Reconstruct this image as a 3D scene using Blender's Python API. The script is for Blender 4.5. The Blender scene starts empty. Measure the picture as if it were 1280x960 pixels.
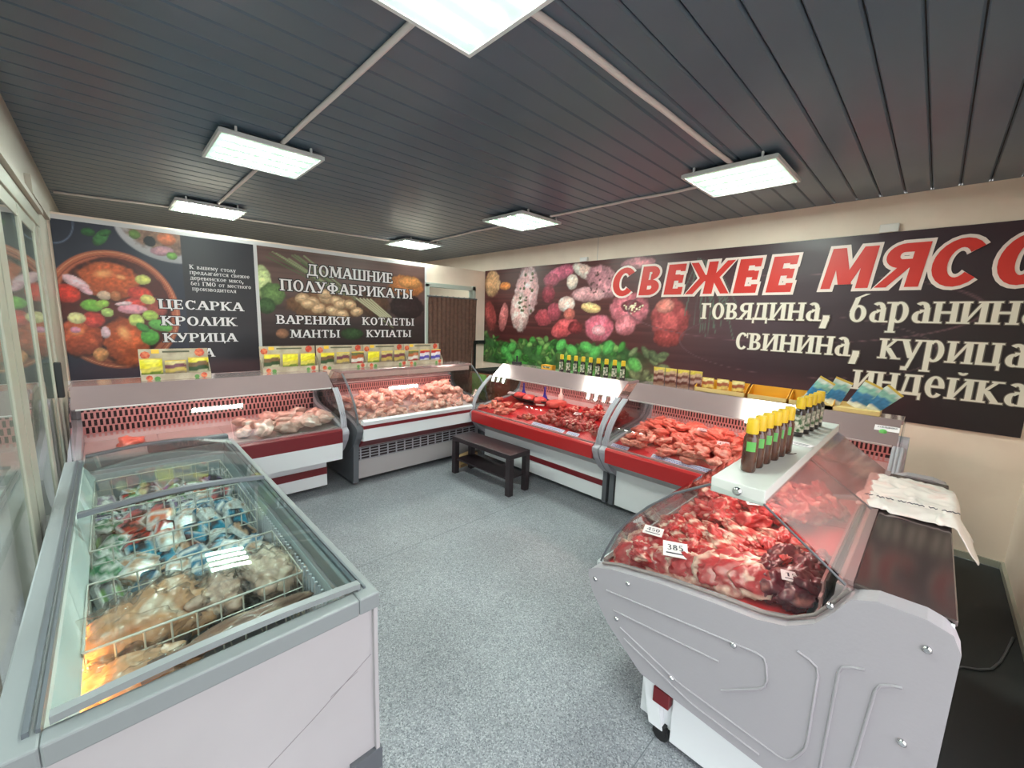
import bpy, bmesh, math, random
import numpy as np
from mathutils import Vector, Matrix, Euler, noise as mnoise
C = bpy.context.scene.collection
R = math.radians
random.seed(7)

# ---------------------------------------------------------------- camera, world, exposure
cam = bpy.data.cameras.new('camera'); cam_o = bpy.data.objects.new('camera', cam); C.objects.link(cam_o)
bpy.context.scene.camera = cam_o
F_PX = 513.6; YAW = R(44.41); PITCH = R(-8.76); ROLL = R(1.91)
cam.sensor_width = 36; cam.lens = 36 * F_PX / 1280; cam.clip_start = .02
_f = Vector((math.sin(YAW)*math.cos(PITCH), math.cos(YAW)*math.cos(PITCH), math.sin(PITCH)))
_r = Vector((math.cos(YAW), -math.sin(YAW), 0)); _u = _r.cross(_f)
_r2 = _r*math.cos(ROLL) + _u*math.sin(ROLL); _u2 = _r2.cross(_f)
cam_o.matrix_world = Matrix(((_r2.x, _u2.x, -_f.x, 0), (_r2.y, _u2.y, -_f.y, 0), (_r2.z, _u2.z, -_f.z, 1.75), (0, 0, 0, 1)))

w = bpy.data.worlds.new('sky'); bpy.context.scene.world = w; w.use_nodes = True
bg = w.node_tree.nodes['Background']
bg.inputs[0].default_value = (.98, .97, 1, 1); bg.inputs[1].default_value = 1.6
vs = bpy.context.scene.view_settings
vs.view_transform = 'Standard'; vs.look = 'None'; vs.gamma = 1; vs.exposure = 1.35
LAMP_TUBE = 38; LAMP_DIFF = .3; CASE_TUBE = 15

# ---------------------------------------------------------------- materials
def srgb(c):
    return tuple(((x/255)/12.92 if x/255 <= .04045 else ((x/255+.055)/1.055)**2.4) for x in c)
MATS = {}
def mat(name, col=(200,200,200), rough=.5, metal=0, spec=.5, emit=None, es=0, coat=0, noise=None, bump=None, alpha=None):
    """noise = (scale, colour2, low, high[, detail]);  bump = (scale, strength)"""
    if name in MATS: return MATS[name]
    m = bpy.data.materials.new(name); m.use_nodes = True; nt = m.node_tree; b = nt.nodes['Principled BSDF']
    b.inputs['Base Color'].default_value = (*srgb(col), 1); b.inputs['Roughness'].default_value = rough
    b.inputs['Metallic'].default_value = metal; b.inputs['Specular IOR Level'].default_value = spec
    b.inputs['Coat Weight'].default_value = coat
    if emit: b.inputs['Emission Color'].default_value = (*srgb(emit), 1); b.inputs['Emission Strength'].default_value = es
    if noise or bump:
        tc = nt.nodes.new('ShaderNodeTexCoord')
    if noise:
        n = nt.nodes.new('ShaderNodeTexNoise'); n.inputs['Scale'].default_value = noise[0]
        n.inputs['Detail'].default_value = noise[4] if len(noise) > 4 else 4
        nt.links.new(tc.outputs['Object'], n.inputs['Vector'])
        r = nt.nodes.new('ShaderNodeValToRGB'); r.color_ramp.elements[0].position = noise[2]; r.color_ramp.elements[1].position = noise[3]
        r.color_ramp.elements[0].color = (*srgb(col), 1); r.color_ramp.elements[1].color = (*srgb(noise[1]), 1)
        nt.links.new(n.outputs['Fac'], r.inputs[0]); nt.links.new(r.outputs[0], b.inputs['Base Color'])
    if bump:
        n2 = nt.nodes.new('ShaderNodeTexNoise'); n2.inputs['Scale'].default_value = bump[0]; n2.inputs['Detail'].default_value = 3
        nt.links.new(tc.outputs['Object'], n2.inputs['Vector'])
        bp = nt.nodes.new('ShaderNodeBump'); bp.inputs['Strength'].default_value = bump[1]; bp.inputs['Distance'].default_value = .01
        nt.links.new(n2.outputs['Fac'], bp.inputs['Height']); nt.links.new(bp.outputs[0], b.inputs['Normal'])
    MATS[name] = m; return m
def glass(name, tint=(235,245,245), ior=1.45, rough=0.0, haze=0):
    if name in MATS: return MATS[name]
    m = bpy.data.materials.new(name); m.use_nodes = True; nt = m.node_tree; nt.nodes.clear()
    out = nt.nodes.new('ShaderNodeOutputMaterial'); mx = nt.nodes.new('ShaderNodeMixShader')
    t = nt.nodes.new('ShaderNodeBsdfTransparent'); t.inputs[0].default_value = (*srgb(tint), 1)
    g = nt.nodes.new('ShaderNodeBsdfGlossy'); g.inputs['Roughness'].default_value = rough
    f0 = ((ior-1)/(ior+1))**2
    lw_ = nt.nodes.new('ShaderNodeLayerWeight'); pw5 = nt.nodes.new('ShaderNodeMath'); pw5.operation = 'POWER'; pw5.inputs[1].default_value = 5
    nt.links.new(lw_.outputs['Facing'], pw5.inputs[0]); f = nt.nodes.new('ShaderNodeMath'); f.operation = 'MULTIPLY_ADD'; f.inputs[1].default_value = 1-f0; f.inputs[2].default_value = f0
    nt.links.new(pw5.outputs[0], f.inputs[0]); lw_.inputs[0].default_value = .5
    nt.links.new(f.outputs[0], mx.inputs[0]); nt.links.new(g.outputs[0], mx.inputs[2])
    if haze:
        d = nt.nodes.new('ShaderNodeBsdfDiffuse'); d.inputs[0].default_value = (.8,.8,.8,1)
        m2 = nt.nodes.new('ShaderNodeMixShader'); m2.inputs[0].default_value = haze
        nt.links.new(t.outputs[0], m2.inputs[1]); nt.links.new(d.outputs[0], m2.inputs[2]); nt.links.new(m2.outputs[0], mx.inputs[1])
    else: nt.links.new(t.outputs[0], mx.inputs[1])
    nt.links.new(mx.outputs[0], out.inputs[0]); MATS[name] = m; return m
def attr_mat(name, rough=.5, fine=None, coat=0, bump=None, spec=.5):
    """colour comes from the mesh's own colour attribute (printed or natural pattern)"""
    if name in MATS: return MATS[name]
    m = bpy.data.materials.new(name); m.use_nodes = True; nt = m.node_tree; b = nt.nodes['Principled BSDF']
    a = nt.nodes.new('ShaderNodeAttribute'); a.attribute_name = 'col'
    b.inputs['Roughness'].default_value = rough; b.inputs['Coat Weight'].default_value = coat; b.inputs['Coat Roughness'].default_value = .15
    b.inputs['Specular IOR Level'].default_value = spec
    src = a.outputs['Color']; tc = nt.nodes.new('ShaderNodeTexCoord')
    if fine:
        n = nt.nodes.new('ShaderNodeTexNoise'); n.inputs['Scale'].default_value = fine[0]; n.inputs['Detail'].default_value = 5
        nt.links.new(tc.outputs['Object'], n.inputs['Vector'])
        r = nt.nodes.new('ShaderNodeMapRange'); r.inputs[1].default_value = .3; r.inputs[2].default_value = .7
        r.inputs[3].default_value = 1-fine[1]; r.inputs[4].default_value = 1+fine[1]
        nt.links.new(n.outputs['Fac'], r.inputs[0])
        mx = nt.nodes.new('ShaderNodeVectorMath'); mx.operation = 'SCALE'
        nt.links.new(src, mx.inputs[0]); nt.links.new(r.outputs[0], mx.inputs['Scale']); src = mx.outputs[0]
    nt.links.new(src, b.inputs['Base Color'])
    if bump:
        n2 = nt.nodes.new('ShaderNodeTexNoise'); n2.inputs['Scale'].default_value = bump[0]
        nt.links.new(tc.outputs['Object'], n2.inputs['Vector'])
        bp = nt.nodes.new('ShaderNodeBump'); bp.inputs['Strength'].default_value = bump[1]; bp.inputs['Distance'].default_value = .01
        nt.links.new(n2.outputs['Fac'], bp.inputs['Height']); nt.links.new(bp.outputs[0], b.inputs['Normal'])
    MATS[name] = m; return m

# ---------------------------------------------------------------- mesh helpers
class MB:
    def __init__(s): s.v = []; s.f = []; s.m = []; s.sm = []
    def add(s, vs_, fs, mi=0, smooth=False):
        o = len(s.v); s.v += [tuple(v) for v in vs_]
        for f in fs: s.f.append([o+i for i in f]); s.m.append(mi); s.sm.append(smooth)
        return s
    def box(s, x0, y0, z0, x1, y1, z1, mi=0):
        return s.add([(x0,y0,z0),(x1,y0,z0),(x1,y1,z0),(x0,y1,z0),(x0,y0,z1),(x1,y0,z1),(x1,y1,z1),(x0,y1,z1)],
              [(0,3,2,1),(4,5,6,7),(0,1,5,4),(1,2,6,5),(2,3,7,6),(3,0,4,7)], mi)
    def prism_x(s, prof, x0, x1, mi=0, smooth=False):       # profile (y,z) extruded along x
        n = len(prof); vv = [(x0,a,b) for a,b in prof] + [(x1,a,b) for a,b in prof]
        s.add(vv, [(i,(i+1)%n,n+(i+1)%n,n+i) for i in range(n)], mi, smooth)
        return s.add(vv, [tuple(range(n-1,-1,-1)), tuple(range(n,2*n))], mi)
    def strip_x(s, path, x0, x1, th, mi=0, smooth=True):      # open path (y,z) thickened by th, along x
        up = []
        for i,(a,b) in enumerate(path):
            p = path[max(0,i-1)]; q = path[min(len(path)-1,i+1)]
            d = Vector((q[0]-p[0], q[1]-p[1])).normalized(); up.append((a-d.y*th, b+d.x*th))
        return s.prism_x(list(path)+up[::-1], x0, x1, mi)
    def tube(s, pts, r, n=8, mi=0, cap=True):
        pts = [Vector(p) for p in pts]; rings = []
        for i,p in enumerate(pts):
            d = (pts[min(len(pts)-1,i+1)] - pts[max(0,i-1)]).normalized()
            a = d.cross(Vector((0,0,1))) if abs(d.z) < .95 else d.cross(Vector((1,0,0)))
            a.normalize(); b = d.cross(a); rr = r[i] if isinstance(r,(list,tuple)) else r
            rings.append([p + (a*math.cos(2*math.pi*k/n) + b*math.sin(2*math.pi*k/n))*rr for k in range(n)])
        vv = [v for rg in rings for v in rg]; fs = []
        for i in range(len(pts)-1):
            for k in range(n): fs.append((i*n+k, i*n+(k+1)%n, (i+1)*n+(k+1)%n, (i+1)*n+k))
        s.add(vv, fs, mi, True)
        if cap: s.add(rings[0], [tuple(range(n-1,-1,-1))], mi); s.add(rings[-1], [tuple(range(n))], mi)
        return s
    def lathe(s, prof, n=14, c=(0,0,0), mi=0):
        vv = [(c[0]+r*math.cos(2*math.pi*k/n), c[1]+r*math.sin(2*math.pi*k/n), c[2]+z) for r,z in prof for k in range(n)]
        fs = [(i*n+k, i*n+(k+1)%n, (i+1)*n+(k+1)%n, (i+1)*n+k) for i in range(len(prof)-1) for k in range(n)]
        s.add(vv, fs, mi, True)
        return s.add(vv[-n:], [tuple(range(n))], mi)
    def mesh(s, name, mats):
        me = bpy.data.meshes.new(name); me.from_pydata(s.v, [], s.f)
        for m in (mats if isinstance(mats,(list,tuple)) else [mats]): me.materials.append(m)
        me.polygons.foreach_set('material_index', s.m); me.polygons.foreach_set('use_smooth', s.sm); me.update()
        return me
    def build(s, name, mats, parent=None, bevel=0, segs=2, kind=None, label=None):
        return link(name, s.mesh(name, mats), parent, bevel, segs, kind, label)
def link(name, me, parent=None, bevel=0, segs=2, kind=None, label=None):
    o = bpy.data.objects.new(name, me); C.objects.link(o)
    if parent: o.parent = parent
    if bevel:
        md = o.modifiers.new('bevel', 'BEVEL'); md.width = bevel; md.segments = segs; md.limit_method = 'ANGLE'
        md.harden_normals = False
    if kind: o['kind'] = kind
    if label: o['label'] = label
    return o
def thing(name, label, cat, loc=(0,0,0), rz=0, group=None):
    o = bpy.data.objects.new(name, None); C.objects.link(o); o.location = loc
    if isinstance(rz,(tuple,list)): o.rotation_euler = rz
    else: o.rotation_euler = (0,0,rz)
    o.empty_display_size = .05
    return tag(o, label, cat, group)
def tag(o, label, cat, group=None):
    o['label'] = label; o['category'] = cat
    if group: o['group'] = group
    return o
def dup(root, loc, rot=None, label=None, group=None):
    r = root.copy(); C.objects.link(r); r.location = loc
    if rot is not None: r.rotation_euler = rot if isinstance(rot,(tuple,list)) else (0,0,rot)
    if label: r['label'] = label
    if group: r['group'] = group
    for ch in list(root.children):
        c = ch.copy(); C.objects.link(c); c.parent = r
        for g in list(ch.children):
            d = g.copy(); C.objects.link(d); d.parent = c
    return r

# ---------------------------------------------------------------- lettering: stroke glyphs (slab serif / heavy sans)
S, T = .2, .1      # stem and thin widths, cap height 1
def G_(ch, S=S, T=T):
    r = lambda x0,y0,x1,y1: ('r',x0,y0,x1,y1)
    l = lambda a,b,c,d,w_: ('l',a,b,c,d,w_)
    arc = lambda cx,cy,rx,ry,a0,a1,wh=S,wv=T: ('a',cx,cy,rx,ry,a0,a1,wh,wv)
    st = lambda x,y0=0,y1=1: r(x,y0,x+S,y1)
    g = {
    'А':(.92,[l(.08,0,.46,1,T*1.2), l(.46,1,.8,0,S*1.05), r(.22,.28,.68,.28+T)],[(.09,0),(.79,0)]),
    'Б':(.8,[st(.08), r(.1,1-T,.66,1), arc(.42,.3,.34,.3,-90,90), r(.2,.6-T,.45,.6), r(.2,0,.45,T)],[(.18,0),(.18,1)]),
    'В':(.82,[st(.08), r(.1,1-T,.42,1), arc(.42,.76,.3,.24,-90,90), arc(.44,.27,.34,.27,-90,90), r(.2,.53-T,.46,.53), r(.2,0,.46,T)],[(.18,0),(.18,1)]),
    'Г':(.68,[st(.08), r(.1,1-T,.64,1), r(.64-T*.8,.74,.64,1)],[(.18,0),(.18,1)]),
    'Д':(.95,[l(.2,.1,.34,1,T), st(.6), r(.2,1-T,.8,1), r(.03,0,.93,T*1.2), r(.03,-.2,.03+T,.1), r(.93-T,-.2,.93,.1)],[(.7,1)]),
    'Е':(.76,[st(.08), r(.1,1-T,.66,1), r(.1,0,.68,T), r(.2,.46,.52,.46+T), r(.66-T*.8,.76,.66,1), r(.68-T*.8,0,.68,.25), r(.5,.38,.5+T*.7,.64)],[(.18,0),(.18,1)]),
    'Ж':(1.2,[st(.5), l(.06,1,.42,.5,S*.75), l(.06,0,.42,.5,S*.8), l(1.14,1,.78,.5,S*.75), l(1.14,0,.78,.5,S*.8), r(.36,.5-T/2,.85,.5+T/2)],[(.1,0),(.1,1),(1.1,0),(1.1,1),(.6,0),(.6,1)]),
    'З':(.72,[arc(.34,.75,.28,.25,-90,150), arc(.34,.27,.32,.27,-150,90), r(.25,.5-T/2,.4,.5+T/2)],[]),
    'И':(.98,[st(.08), st(.7), l(.24,.08,.74,.92,T)],[(.18,0),(.18,1),(.8,0),(.8,1)]),
    'Й':(.98,[st(.08), st(.7), l(.24,.08,.74,.92,T), arc(.49,1.28,.17,.14,-180,0,T,T)],[(.18,0),(.18,1),(.8,0),(.8,1)]),
    'К':(.9,[st(.08), l(.26,.48,.72,1,T*1.3), l(.36,.55,.76,0,S)],[(.18,0),(.18,1),(.76,0),(.72,1)]),
    'Л':(.9,[l(.1,0,.4,1,T*1.3), l(.4,1,.78,0,S)],[(.1,0),(.76,0)]),
    'М':(1.12,[l(.14,0,.2,1,T), l(.24,1,.56,.1,S), l(.56,.1,.9,1,T), st(.82)],[(.14,0),(.18,1),(.92,0),(.92,1)]),
    'Н':(.96,[st(.08), st(.68), r(.2,.5-T/2,.7,.5+T/2)],[(.18,0),(.18,1),(.78,0),(.78,1)]),
    'О':(.92,[arc(.46,.5,.41,.52,0,360)],[]),
    'П':(.94,[st(.08), st(.66), r(.2,1-T,.7,1)],[(.18,0),(.18,1),(.76,0),(.76,1)]),
    'Р':(.78,[st(.08), r(.1,1-T,.42,1), arc(.42,.72,.33,.28,-90,90), r(.2,.44,.42,.44+T)],[(.18,0),(.18,1)]),
    'С':(.84,[arc(.45,.5,.4,.52,42,318), r(.72,.7,.72+T*.8,1)],[]),
    'Т':(.86,[st(.33), r(.05,1-T,.81,1), r(.05,.74,.05+T*.8,1), r(.81-T*.8,.74,.81,1)],[(.43,0)]),
    'У':(.86,[l(.12,1,.46,.32,S), l(.76,1,.36,0,T*1.2), r(.12,0,.38,T*1.2)],[(.12,1),(.76,1)]),
    'Ф':(1.1,[st(.45), arc(.55,.52,.48,.33,0,360)],[(.55,0),(.55,1)]),
    'Ц':(.98,[st(.08), st(.66), r(.1,0,.94,T), r(.94-T,-.2,.94,.05)],[(.18,1),(.76,1)]),
    'Ч':(.86,[st(.58), arc(.38,.66,.3,.28,180,270), st(.08,.66,1), r(.36,.38,.62,.38+T)],[(.68,0),(.68,1),(.18,1)]),
    'Ш':(1.32,[st(.08), st(.56), st(1.04), r(.1,0,1.2,T)],[(.18,1),(.66,1),(1.14,1)]),
    'Щ':(1.36,[st(.08), st(.56), st(1.04), r(.1,0,1.34,T), r(1.34-T,-.2,1.34,.05)],[(.18,1),(.66,1),(1.14,1)]),
    'Ы':(1.12,[st(.08), arc(.38,.28,.3,.28,-90,90), r(.2,0,.4,T), r(.2,.56-T,.4,.56), st(.86)],[(.18,0),(.18,1),(.96,0),(.96,1)]),
    'Ь':(.74,[st(.08), arc(.38,.28,.32,.28,-90,90), r(.2,0,.4,T), r(.2,.56-T,.4,.56)],[(.18,0),(.18,1)]),
    'Ю':(1.24,[st(.08), arc(.76,.5,.4,.52,0,360), r(.2,.5-T/2,.45,.5+T/2)],[(.18,0),(.18,1)]),
    'Я':(.86,[st(.6), r(.4,1-T,.7,1), arc(.42,.72,.34,.28,90,270), r(.42,.44,.7,.44+T), l(.5,.48,.12,0,S*.8)],[(.7,0),(.7,1),(.1,0)]),
    'а':(.8,[arc(.34,.28,.28,.29,60,300), st(.5,0,.72), arc(.4,.72,.3,.28,0,140,S,T*1.2), r(.34,.52,.6,.52+T)],[(.66,0)]),
    'е':(.82,[arc(.42,.5,.37,.52,0,320), r(.1,.46,.78,.46+T)],[]),
    'б':(.88,[arc(.44,.42,.38,.44,0,360), l(.16,.5,.36,1.22,S*.9), l(.3,1.2,.78,1.42,S*.8)],[]),
    'р':(.9,[st(.1,-.5,1), arc(.46,.5,.38,.52,-130,130)],[(.2,-.5),(.12,1)]),
    'у':(.86,[l(.12,1,.46,.1,S), l(.78,1,.34,-.4,T*1.2), r(.1,-.5,.38,-.5+S*.8)],[(.12,1),(.76,1)]),
    ',':(.36,[l(.2,.16,.1,-.28,S*.9), r(.07,0,.3,.22)],[]), '.':(.36,[r(.07,0,.3,.22)],[]), ' ':(.5,[],[]), '-':(.5,[r(.08,.35,.42,.5)],[]),
    '0':(.8,[arc(.4,.5,.35,.52,0,360)],[]), '1':(.6,[st(.22), l(.05,.72,.3,.98,T)],[(.32,0)]), '3':(.72,[arc(.34,.75,.28,.25,-90,150), arc(.34,.27,.32,.27,-150,90), r(.25,.5-T/2,.4,.5+T/2)],[]),
    '5':(.74,[r(.12,1-T,.62,1), r(.12,.5,.12+T,1), arc(.34,.32,.34,.32,-140,110)],[]), '7':(.7,[r(.05,1-T*1.3,.66,1), l(.6,1,.26,0,S)],[]), '8':(.76,[arc(.38,.75,.27,.25,0,360), arc(.38,.27,.33,.28,0,360)],[]),
    '4':(.8,[st(.46), l(.5,1,.06,.3,T), r(.04,.24,.76,.24+T)],[])}
    lo = {'г':'Г','о':'О','в':'В','я':'Я','д':'Д','и':'И','н':'Н','с':'С','к':'К','ц':'Ц','й':'Й','ш':'Ш','м':'М','т':'Т','п':'П','л':'Л','ж':'Ж','з':'З','ь':'Ь','ю':'Ю','ч':'Ч','ы':'Ы','щ':'Щ'}
    if ch in g: k = g[ch]; sc = .72 if ch in 'аебру' else 1
    else: k = g[lo[ch]]; sc = .72
    return k, sc
def text_polys(txt, grow=0, serif=True, shear=0, S_=.2, T_=.1, track=.04):
    """returns list of convex polygons in units of cap height, and the width"""
    out = []; x = 0
    for ch in txt:
        (adv, prims, ser), sc = G_(ch, S_, T_)
        P = []
        if ch == 'С' and not serif: prims = [('a',.5,.5,.46,.52,40,320,S_,T_)]; adv = .98
        for p in prims:
            if p[0] == 'r': P.append([(p[1]-grow,p[2]-grow),(p[3]+grow,p[2]-grow),(p[3]+grow,p[4]+grow),(p[1]-grow,p[4]+grow)])
            elif p[0] == 'l':
                _,x1,y1,x2,y2,w_ = p; w2 = w_/2*1.12+grow
                cy = lambda y: min(1+grow if y <= 1 else 9, max(-grow if y >= 0 else -9, y + (grow if y == 1 else -grow if y == 0 else 0)))
                P.append([(x1-w2,cy(y1)),(x1+w2,cy(y1)),(x2+w2,cy(y2)),(x2-w2,cy(y2))] if abs(y2-y1) > .3*abs(x2-x1) else [(x1,y1-w2),(x2,y2-w2),(x2,y2+w2),(x1,y1+w2)])
            else:
                _,cx,cy_,rx,ry,a0,a1,wh,wv = p; n = max(6, int(abs(a1-a0)/15))
                for i in range(n):
                    A = R(a0+(a1-a0)*i/n); B = R(a0+(a1-a0)*(i+1)/n)
                    q = lambda a,o: (cx+(rx+grow if o else rx-wh-grow)*math.cos(a), cy_+(ry+grow if o else ry-wv-grow)*math.sin(a))
                    P.append([q(A,0),q(A,1),q(B,1),q(B,0)])
        if serif:
            for sx,sy in ser:
                e = S_*.5+.1; t = .075
                y0 = sy if sy <= 0 else sy-t
                P.append([(sx-e-grow,y0-grow),(sx+e+grow,y0-grow),(sx+e+grow,y0+t+grow),(sx-e-grow,y0+t+grow)])
        out += [[(x+(a+shear*b)*sc, b*sc) for a,b in q] for q in P]
        x += (adv+track)*sc
    return out, x
def lettering(lines, plane, off, name, m, parent, grow=0, **kw):
    """lines: (text, s0, z0, s1, height); plane(s, z, off) -> xyz"""
    o = None
    for txt,s0,z0,s1,h in lines:
        w_ = text_polys(txt, grow, **kw)[1]; k = (s1-s0)/w_; words_ = txt.split(' '); starts = []; acc = ''
        for wd in words_: starts.append(text_polys(acc, grow, **kw)[1] if acc else 0); acc += wd+' '
        for wd,xs in zip(words_, starts):
          b = MB(); P = [[(a+xs,c_) for a,c_ in q] for q in text_polys(wd, grow, **kw)[0]]
          for iq,q in enumerate(P):
              a = sum(q[i][0]*q[(i+1)%len(q)][1]-q[(i+1)%len(q)][0]*q[i][1] for i in range(len(q)))
              if a < 0: q = q[::-1]
              b.add([plane(s0+x*k, z0+y*h, off+.00003*iq) for x,y in q], [tuple(range(len(q)))])
          o = b.build(name, m, parent)
    return o

# ---------------------------------------------------------------- print painter (numpy), used for flat printed banners
def vnoise(h, w_, cell, seed, oct=3):
    rg = np.random.RandomState(seed); out = np.zeros((h,w_)); amp = 1; tot = 0
    for o in range(oct):
        gh, gw = int(h/cell)+3, int(w_/cell)+3; g = rg.rand(gh,gw)
        yy = np.arange(h)/cell; xx = np.arange(w_)/cell
        y0 = yy.astype(int); x0 = xx.astype(int); fy = (yy-y0)[:,None]; fx = (xx-x0)[None,:]
        fy = fy*fy*(3-2*fy); fx = fx*fx*(3-2*fx)
        a = g[y0][:,x0]; b_ = g[y0][:,x0+1]; c_ = g[y0+1][:,x0]; d_ = g[y0+1][:,x0+1]
        out += amp*((a*(1-fx)+b_*fx)*(1-fy)+(c_*(1-fx)+d_*fx)*fy); tot += amp; amp *= .5; cell = max(1.01, cell/2)
    return out/tot
class Print:
    def __init__(s, s0, s1, z0, z1, res, base, seed=1):
        s.s0, s.s1, s.z0, s.z1 = s0, s1, z0, z1; s.W = int((s1-s0)/res)+1; s.H = int((z1-z0)/res)+1
        s.X, s.Y = np.meshgrid(np.linspace(s0,s1,s.W), np.linspace(z0,z1,s.H))
        s.im = np.ones((s.H,s.W,3))*np.array(base,float); s.seed = seed; s.res = res
    def ell(s, cx, cy, rx, ry, ang, col, var=.25, edge=.12, shade=.45, col2=None, cell=.05, wob=.12):
        s.seed += 1; a = R(-ang); dx = s.X-cx; dy = s.Y-cy
        u = (dx*math.cos(a)-dy*math.sin(a))/rx; v = (dx*math.sin(a)+dy*math.cos(a))/ry
        n = vnoise(s.H, s.W, cell/s.res, s.seed)
        d = np.sqrt(u*u+v*v)*(1+wob*2*(n-.5)); al = np.clip((1-d)/edge, 0, 1)[...,None]
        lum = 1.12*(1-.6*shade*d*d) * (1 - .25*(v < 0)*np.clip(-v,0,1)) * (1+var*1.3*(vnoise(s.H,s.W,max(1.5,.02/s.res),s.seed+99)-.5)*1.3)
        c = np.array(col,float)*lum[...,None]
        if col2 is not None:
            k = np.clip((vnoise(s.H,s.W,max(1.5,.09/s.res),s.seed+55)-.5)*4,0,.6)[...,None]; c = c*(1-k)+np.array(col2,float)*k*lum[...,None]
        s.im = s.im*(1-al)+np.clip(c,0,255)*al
    def ring(s, cx, cy, rx, ry, w_, col):
        d = np.sqrt(((s.X-cx)/rx)**2+((s.Y-cy)/ry)**2); al = np.clip(1-abs(d-1)/w_,0,1)[...,None]; s.im = s.im*(1-al)+np.array(col,float)*al
    def line(s, x0, y0, x1, y1, w_, col):
        d = np.array([x1-x0,y1-y0]); L = np.hypot(*d); t = np.clip(((s.X-x0)*d[0]+(s.Y-y0)*d[1])/L**2,0,1)
        dist = np.hypot(s.X-x0-t*d[0], s.Y-y0-t*d[1]); al = np.clip((w_-dist)/(w_*.6),0,1)[...,None]; s.im = s.im*(1-al)+np.array(col,float)*al
    def mesh(s, name, plane, m, wav=None):
        c = np.clip(s.im/255,0,1); c = np.where(c <= .04045, c/12.92, ((c+.055)/1.055)**2.4)
        vv = [plane(x, z, wav(x,z) if wav else 0) for x,z in zip(s.X.ravel(), s.Y.ravel())]
        idx = np.arange(s.H*s.W).reshape(s.H,s.W)
        f = np.stack([idx[:-1,:-1],idx[:-1,1:],idx[1:,1:],idx[1:,:-1]],-1).reshape(-1,4)
        me = bpy.data.meshes.new(name); me.from_pydata(vv, [], f.tolist()); me.materials.append(m)
        at = me.color_attributes.new('col','FLOAT_COLOR','POINT'); arr = np.ones((s.H*s.W,4)); arr[:,:3] = c.reshape(-1,3)
        at.data.foreach_set('color', arr.ravel().astype(np.float32)); me.polygons.foreach_set('use_smooth',[True]*len(me.polygons)); me.update()
        return me

# ================================================================ THE SETTING
XL, XR, YB, YN, YF, H = -.32, 4.75, 5.6, -.58, 8.3, 2.88
white = mat('wall_white', (250,230,214), .55, noise=(3,(245,224,208),.4,.6))
frame_w = mat('frame_white', (168,166,152), .4)
def struct(name, b, m, **k): o = b.build(name, m, **k); o['kind'] = 'structure'; return o
# floor: grey speckled vinyl
def floor_mat():
    m = bpy.data.materials.new('floor_vinyl'); m.use_nodes = True; nt = m.node_tree; b = nt.nodes['Principled BSDF']; b.inputs['Roughness'].default_value = .42
    tc = nt.nodes.new('ShaderNodeTexCoord'); v = nt.nodes.new('ShaderNodeTexVoronoi'); v.inputs['Scale'].default_value = 190
    nt.links.new(tc.outputs['Object'], v.inputs['Vector'])
    r = nt.nodes.new('ShaderNodeValToRGB'); e = r.color_ramp.elements; r.color_ramp.interpolation = 'CONSTANT'
    e[0].position = 0; e[0].color = (*srgb((128,131,138)),1); e[1].position = .3; e[1].color = (*srgb((142,145,152)),1)
    for p,c in ((.55,(154,157,163)),(.78,(174,176,182)),(.9,(104,107,114))): q = e.new(p); q.color = (*srgb(c),1)
    sp = nt.nodes.new('ShaderNodeSeparateColor'); nt.links.new(v.outputs['Color'], sp.inputs[0]); nt.links.new(sp.outputs[0], r.inputs[0])
    n = nt.nodes.new('ShaderNodeTexNoise'); n.inputs['Scale'].default_value = 2.2; n.inputs['Detail'].default_value = 6
    nt.links.new(tc.outputs['Object'], n.inputs['Vector'])
    mr = nt.nodes.new('ShaderNodeMapRange'); mr.inputs[1].default_value = .3; mr.inputs[2].default_value = .7; mr.inputs[3].default_value = .74; mr.inputs[4].default_value = .94
    nt.links.new(n.outputs['Fac'], mr.inputs[0])
    n3 = nt.nodes.new('ShaderNodeTexNoise'); n3.inputs['Scale'].default_value = 14; n3.inputs['Detail'].default_value = 3
    nt.links.new(tc.outputs['Object'], n3.inputs['Vector'])
    m3 = nt.nodes.new('ShaderNodeMapRange'); m3.inputs[1].default_value = .66; m3.inputs[2].default_value = .72; m3.inputs[3].default_value = 1; m3.inputs[4].default_value = .8
    nt.links.new(n3.outputs['Fac'], m3.inputs[0]); mu = nt.nodes.new('ShaderNodeMath'); mu.operation = 'MULTIPLY'
    nt.links.new(mr.outputs[0], mu.inputs[0]); nt.links.new(m3.outputs[0], mu.inputs[1])
    s = nt.nodes.new('ShaderNodeVectorMath'); s.operation = 'SCALE'; nt.links.new(r.outputs[0], s.inputs[0]); nt.links.new(mu.outputs[0], s.inputs['Scale'])
    nt.links.new(s.outputs[0], b.inputs['Base Color']); return m
fl = struct('floor', MB().box(XL-.2, YN-1.6, -.12, XR+.1, YF, 0), floor_mat())
sm = MB()
for yy in (.62, 2.62, 4.62): sm.box(XL, yy, 0, XR, yy+.004, .0006)
sm.build('floor_seam', mat('floor_seam',(98,102,108),.6), fl)
# ceiling: dark blue grey slats, each its own piece
cm = mat('ceiling_slat', (92,108,124), .3, noise=(.9,(84,99,115),.35,.65))
ce = struct('ceiling', MB().box(XL-.1, YN-.1, H+.012, XR+.1, YF, H+.1), mat('ceiling_dark',(26,29,33),.6))
PITCHS = .152
slat = MB().prism_x([(.006,.01),(.014,0),(PITCHS-.006,0),(PITCHS-.0,.007),(PITCHS-.0,.014),(.006,.014)], XL, XR).mesh('ceiling_slat', cm)
k = 0; y = YN
while y < YF-.1:
    link('ceiling_slat', slat, ce).location = (0, y, H-.002); y += PITCHS
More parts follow.
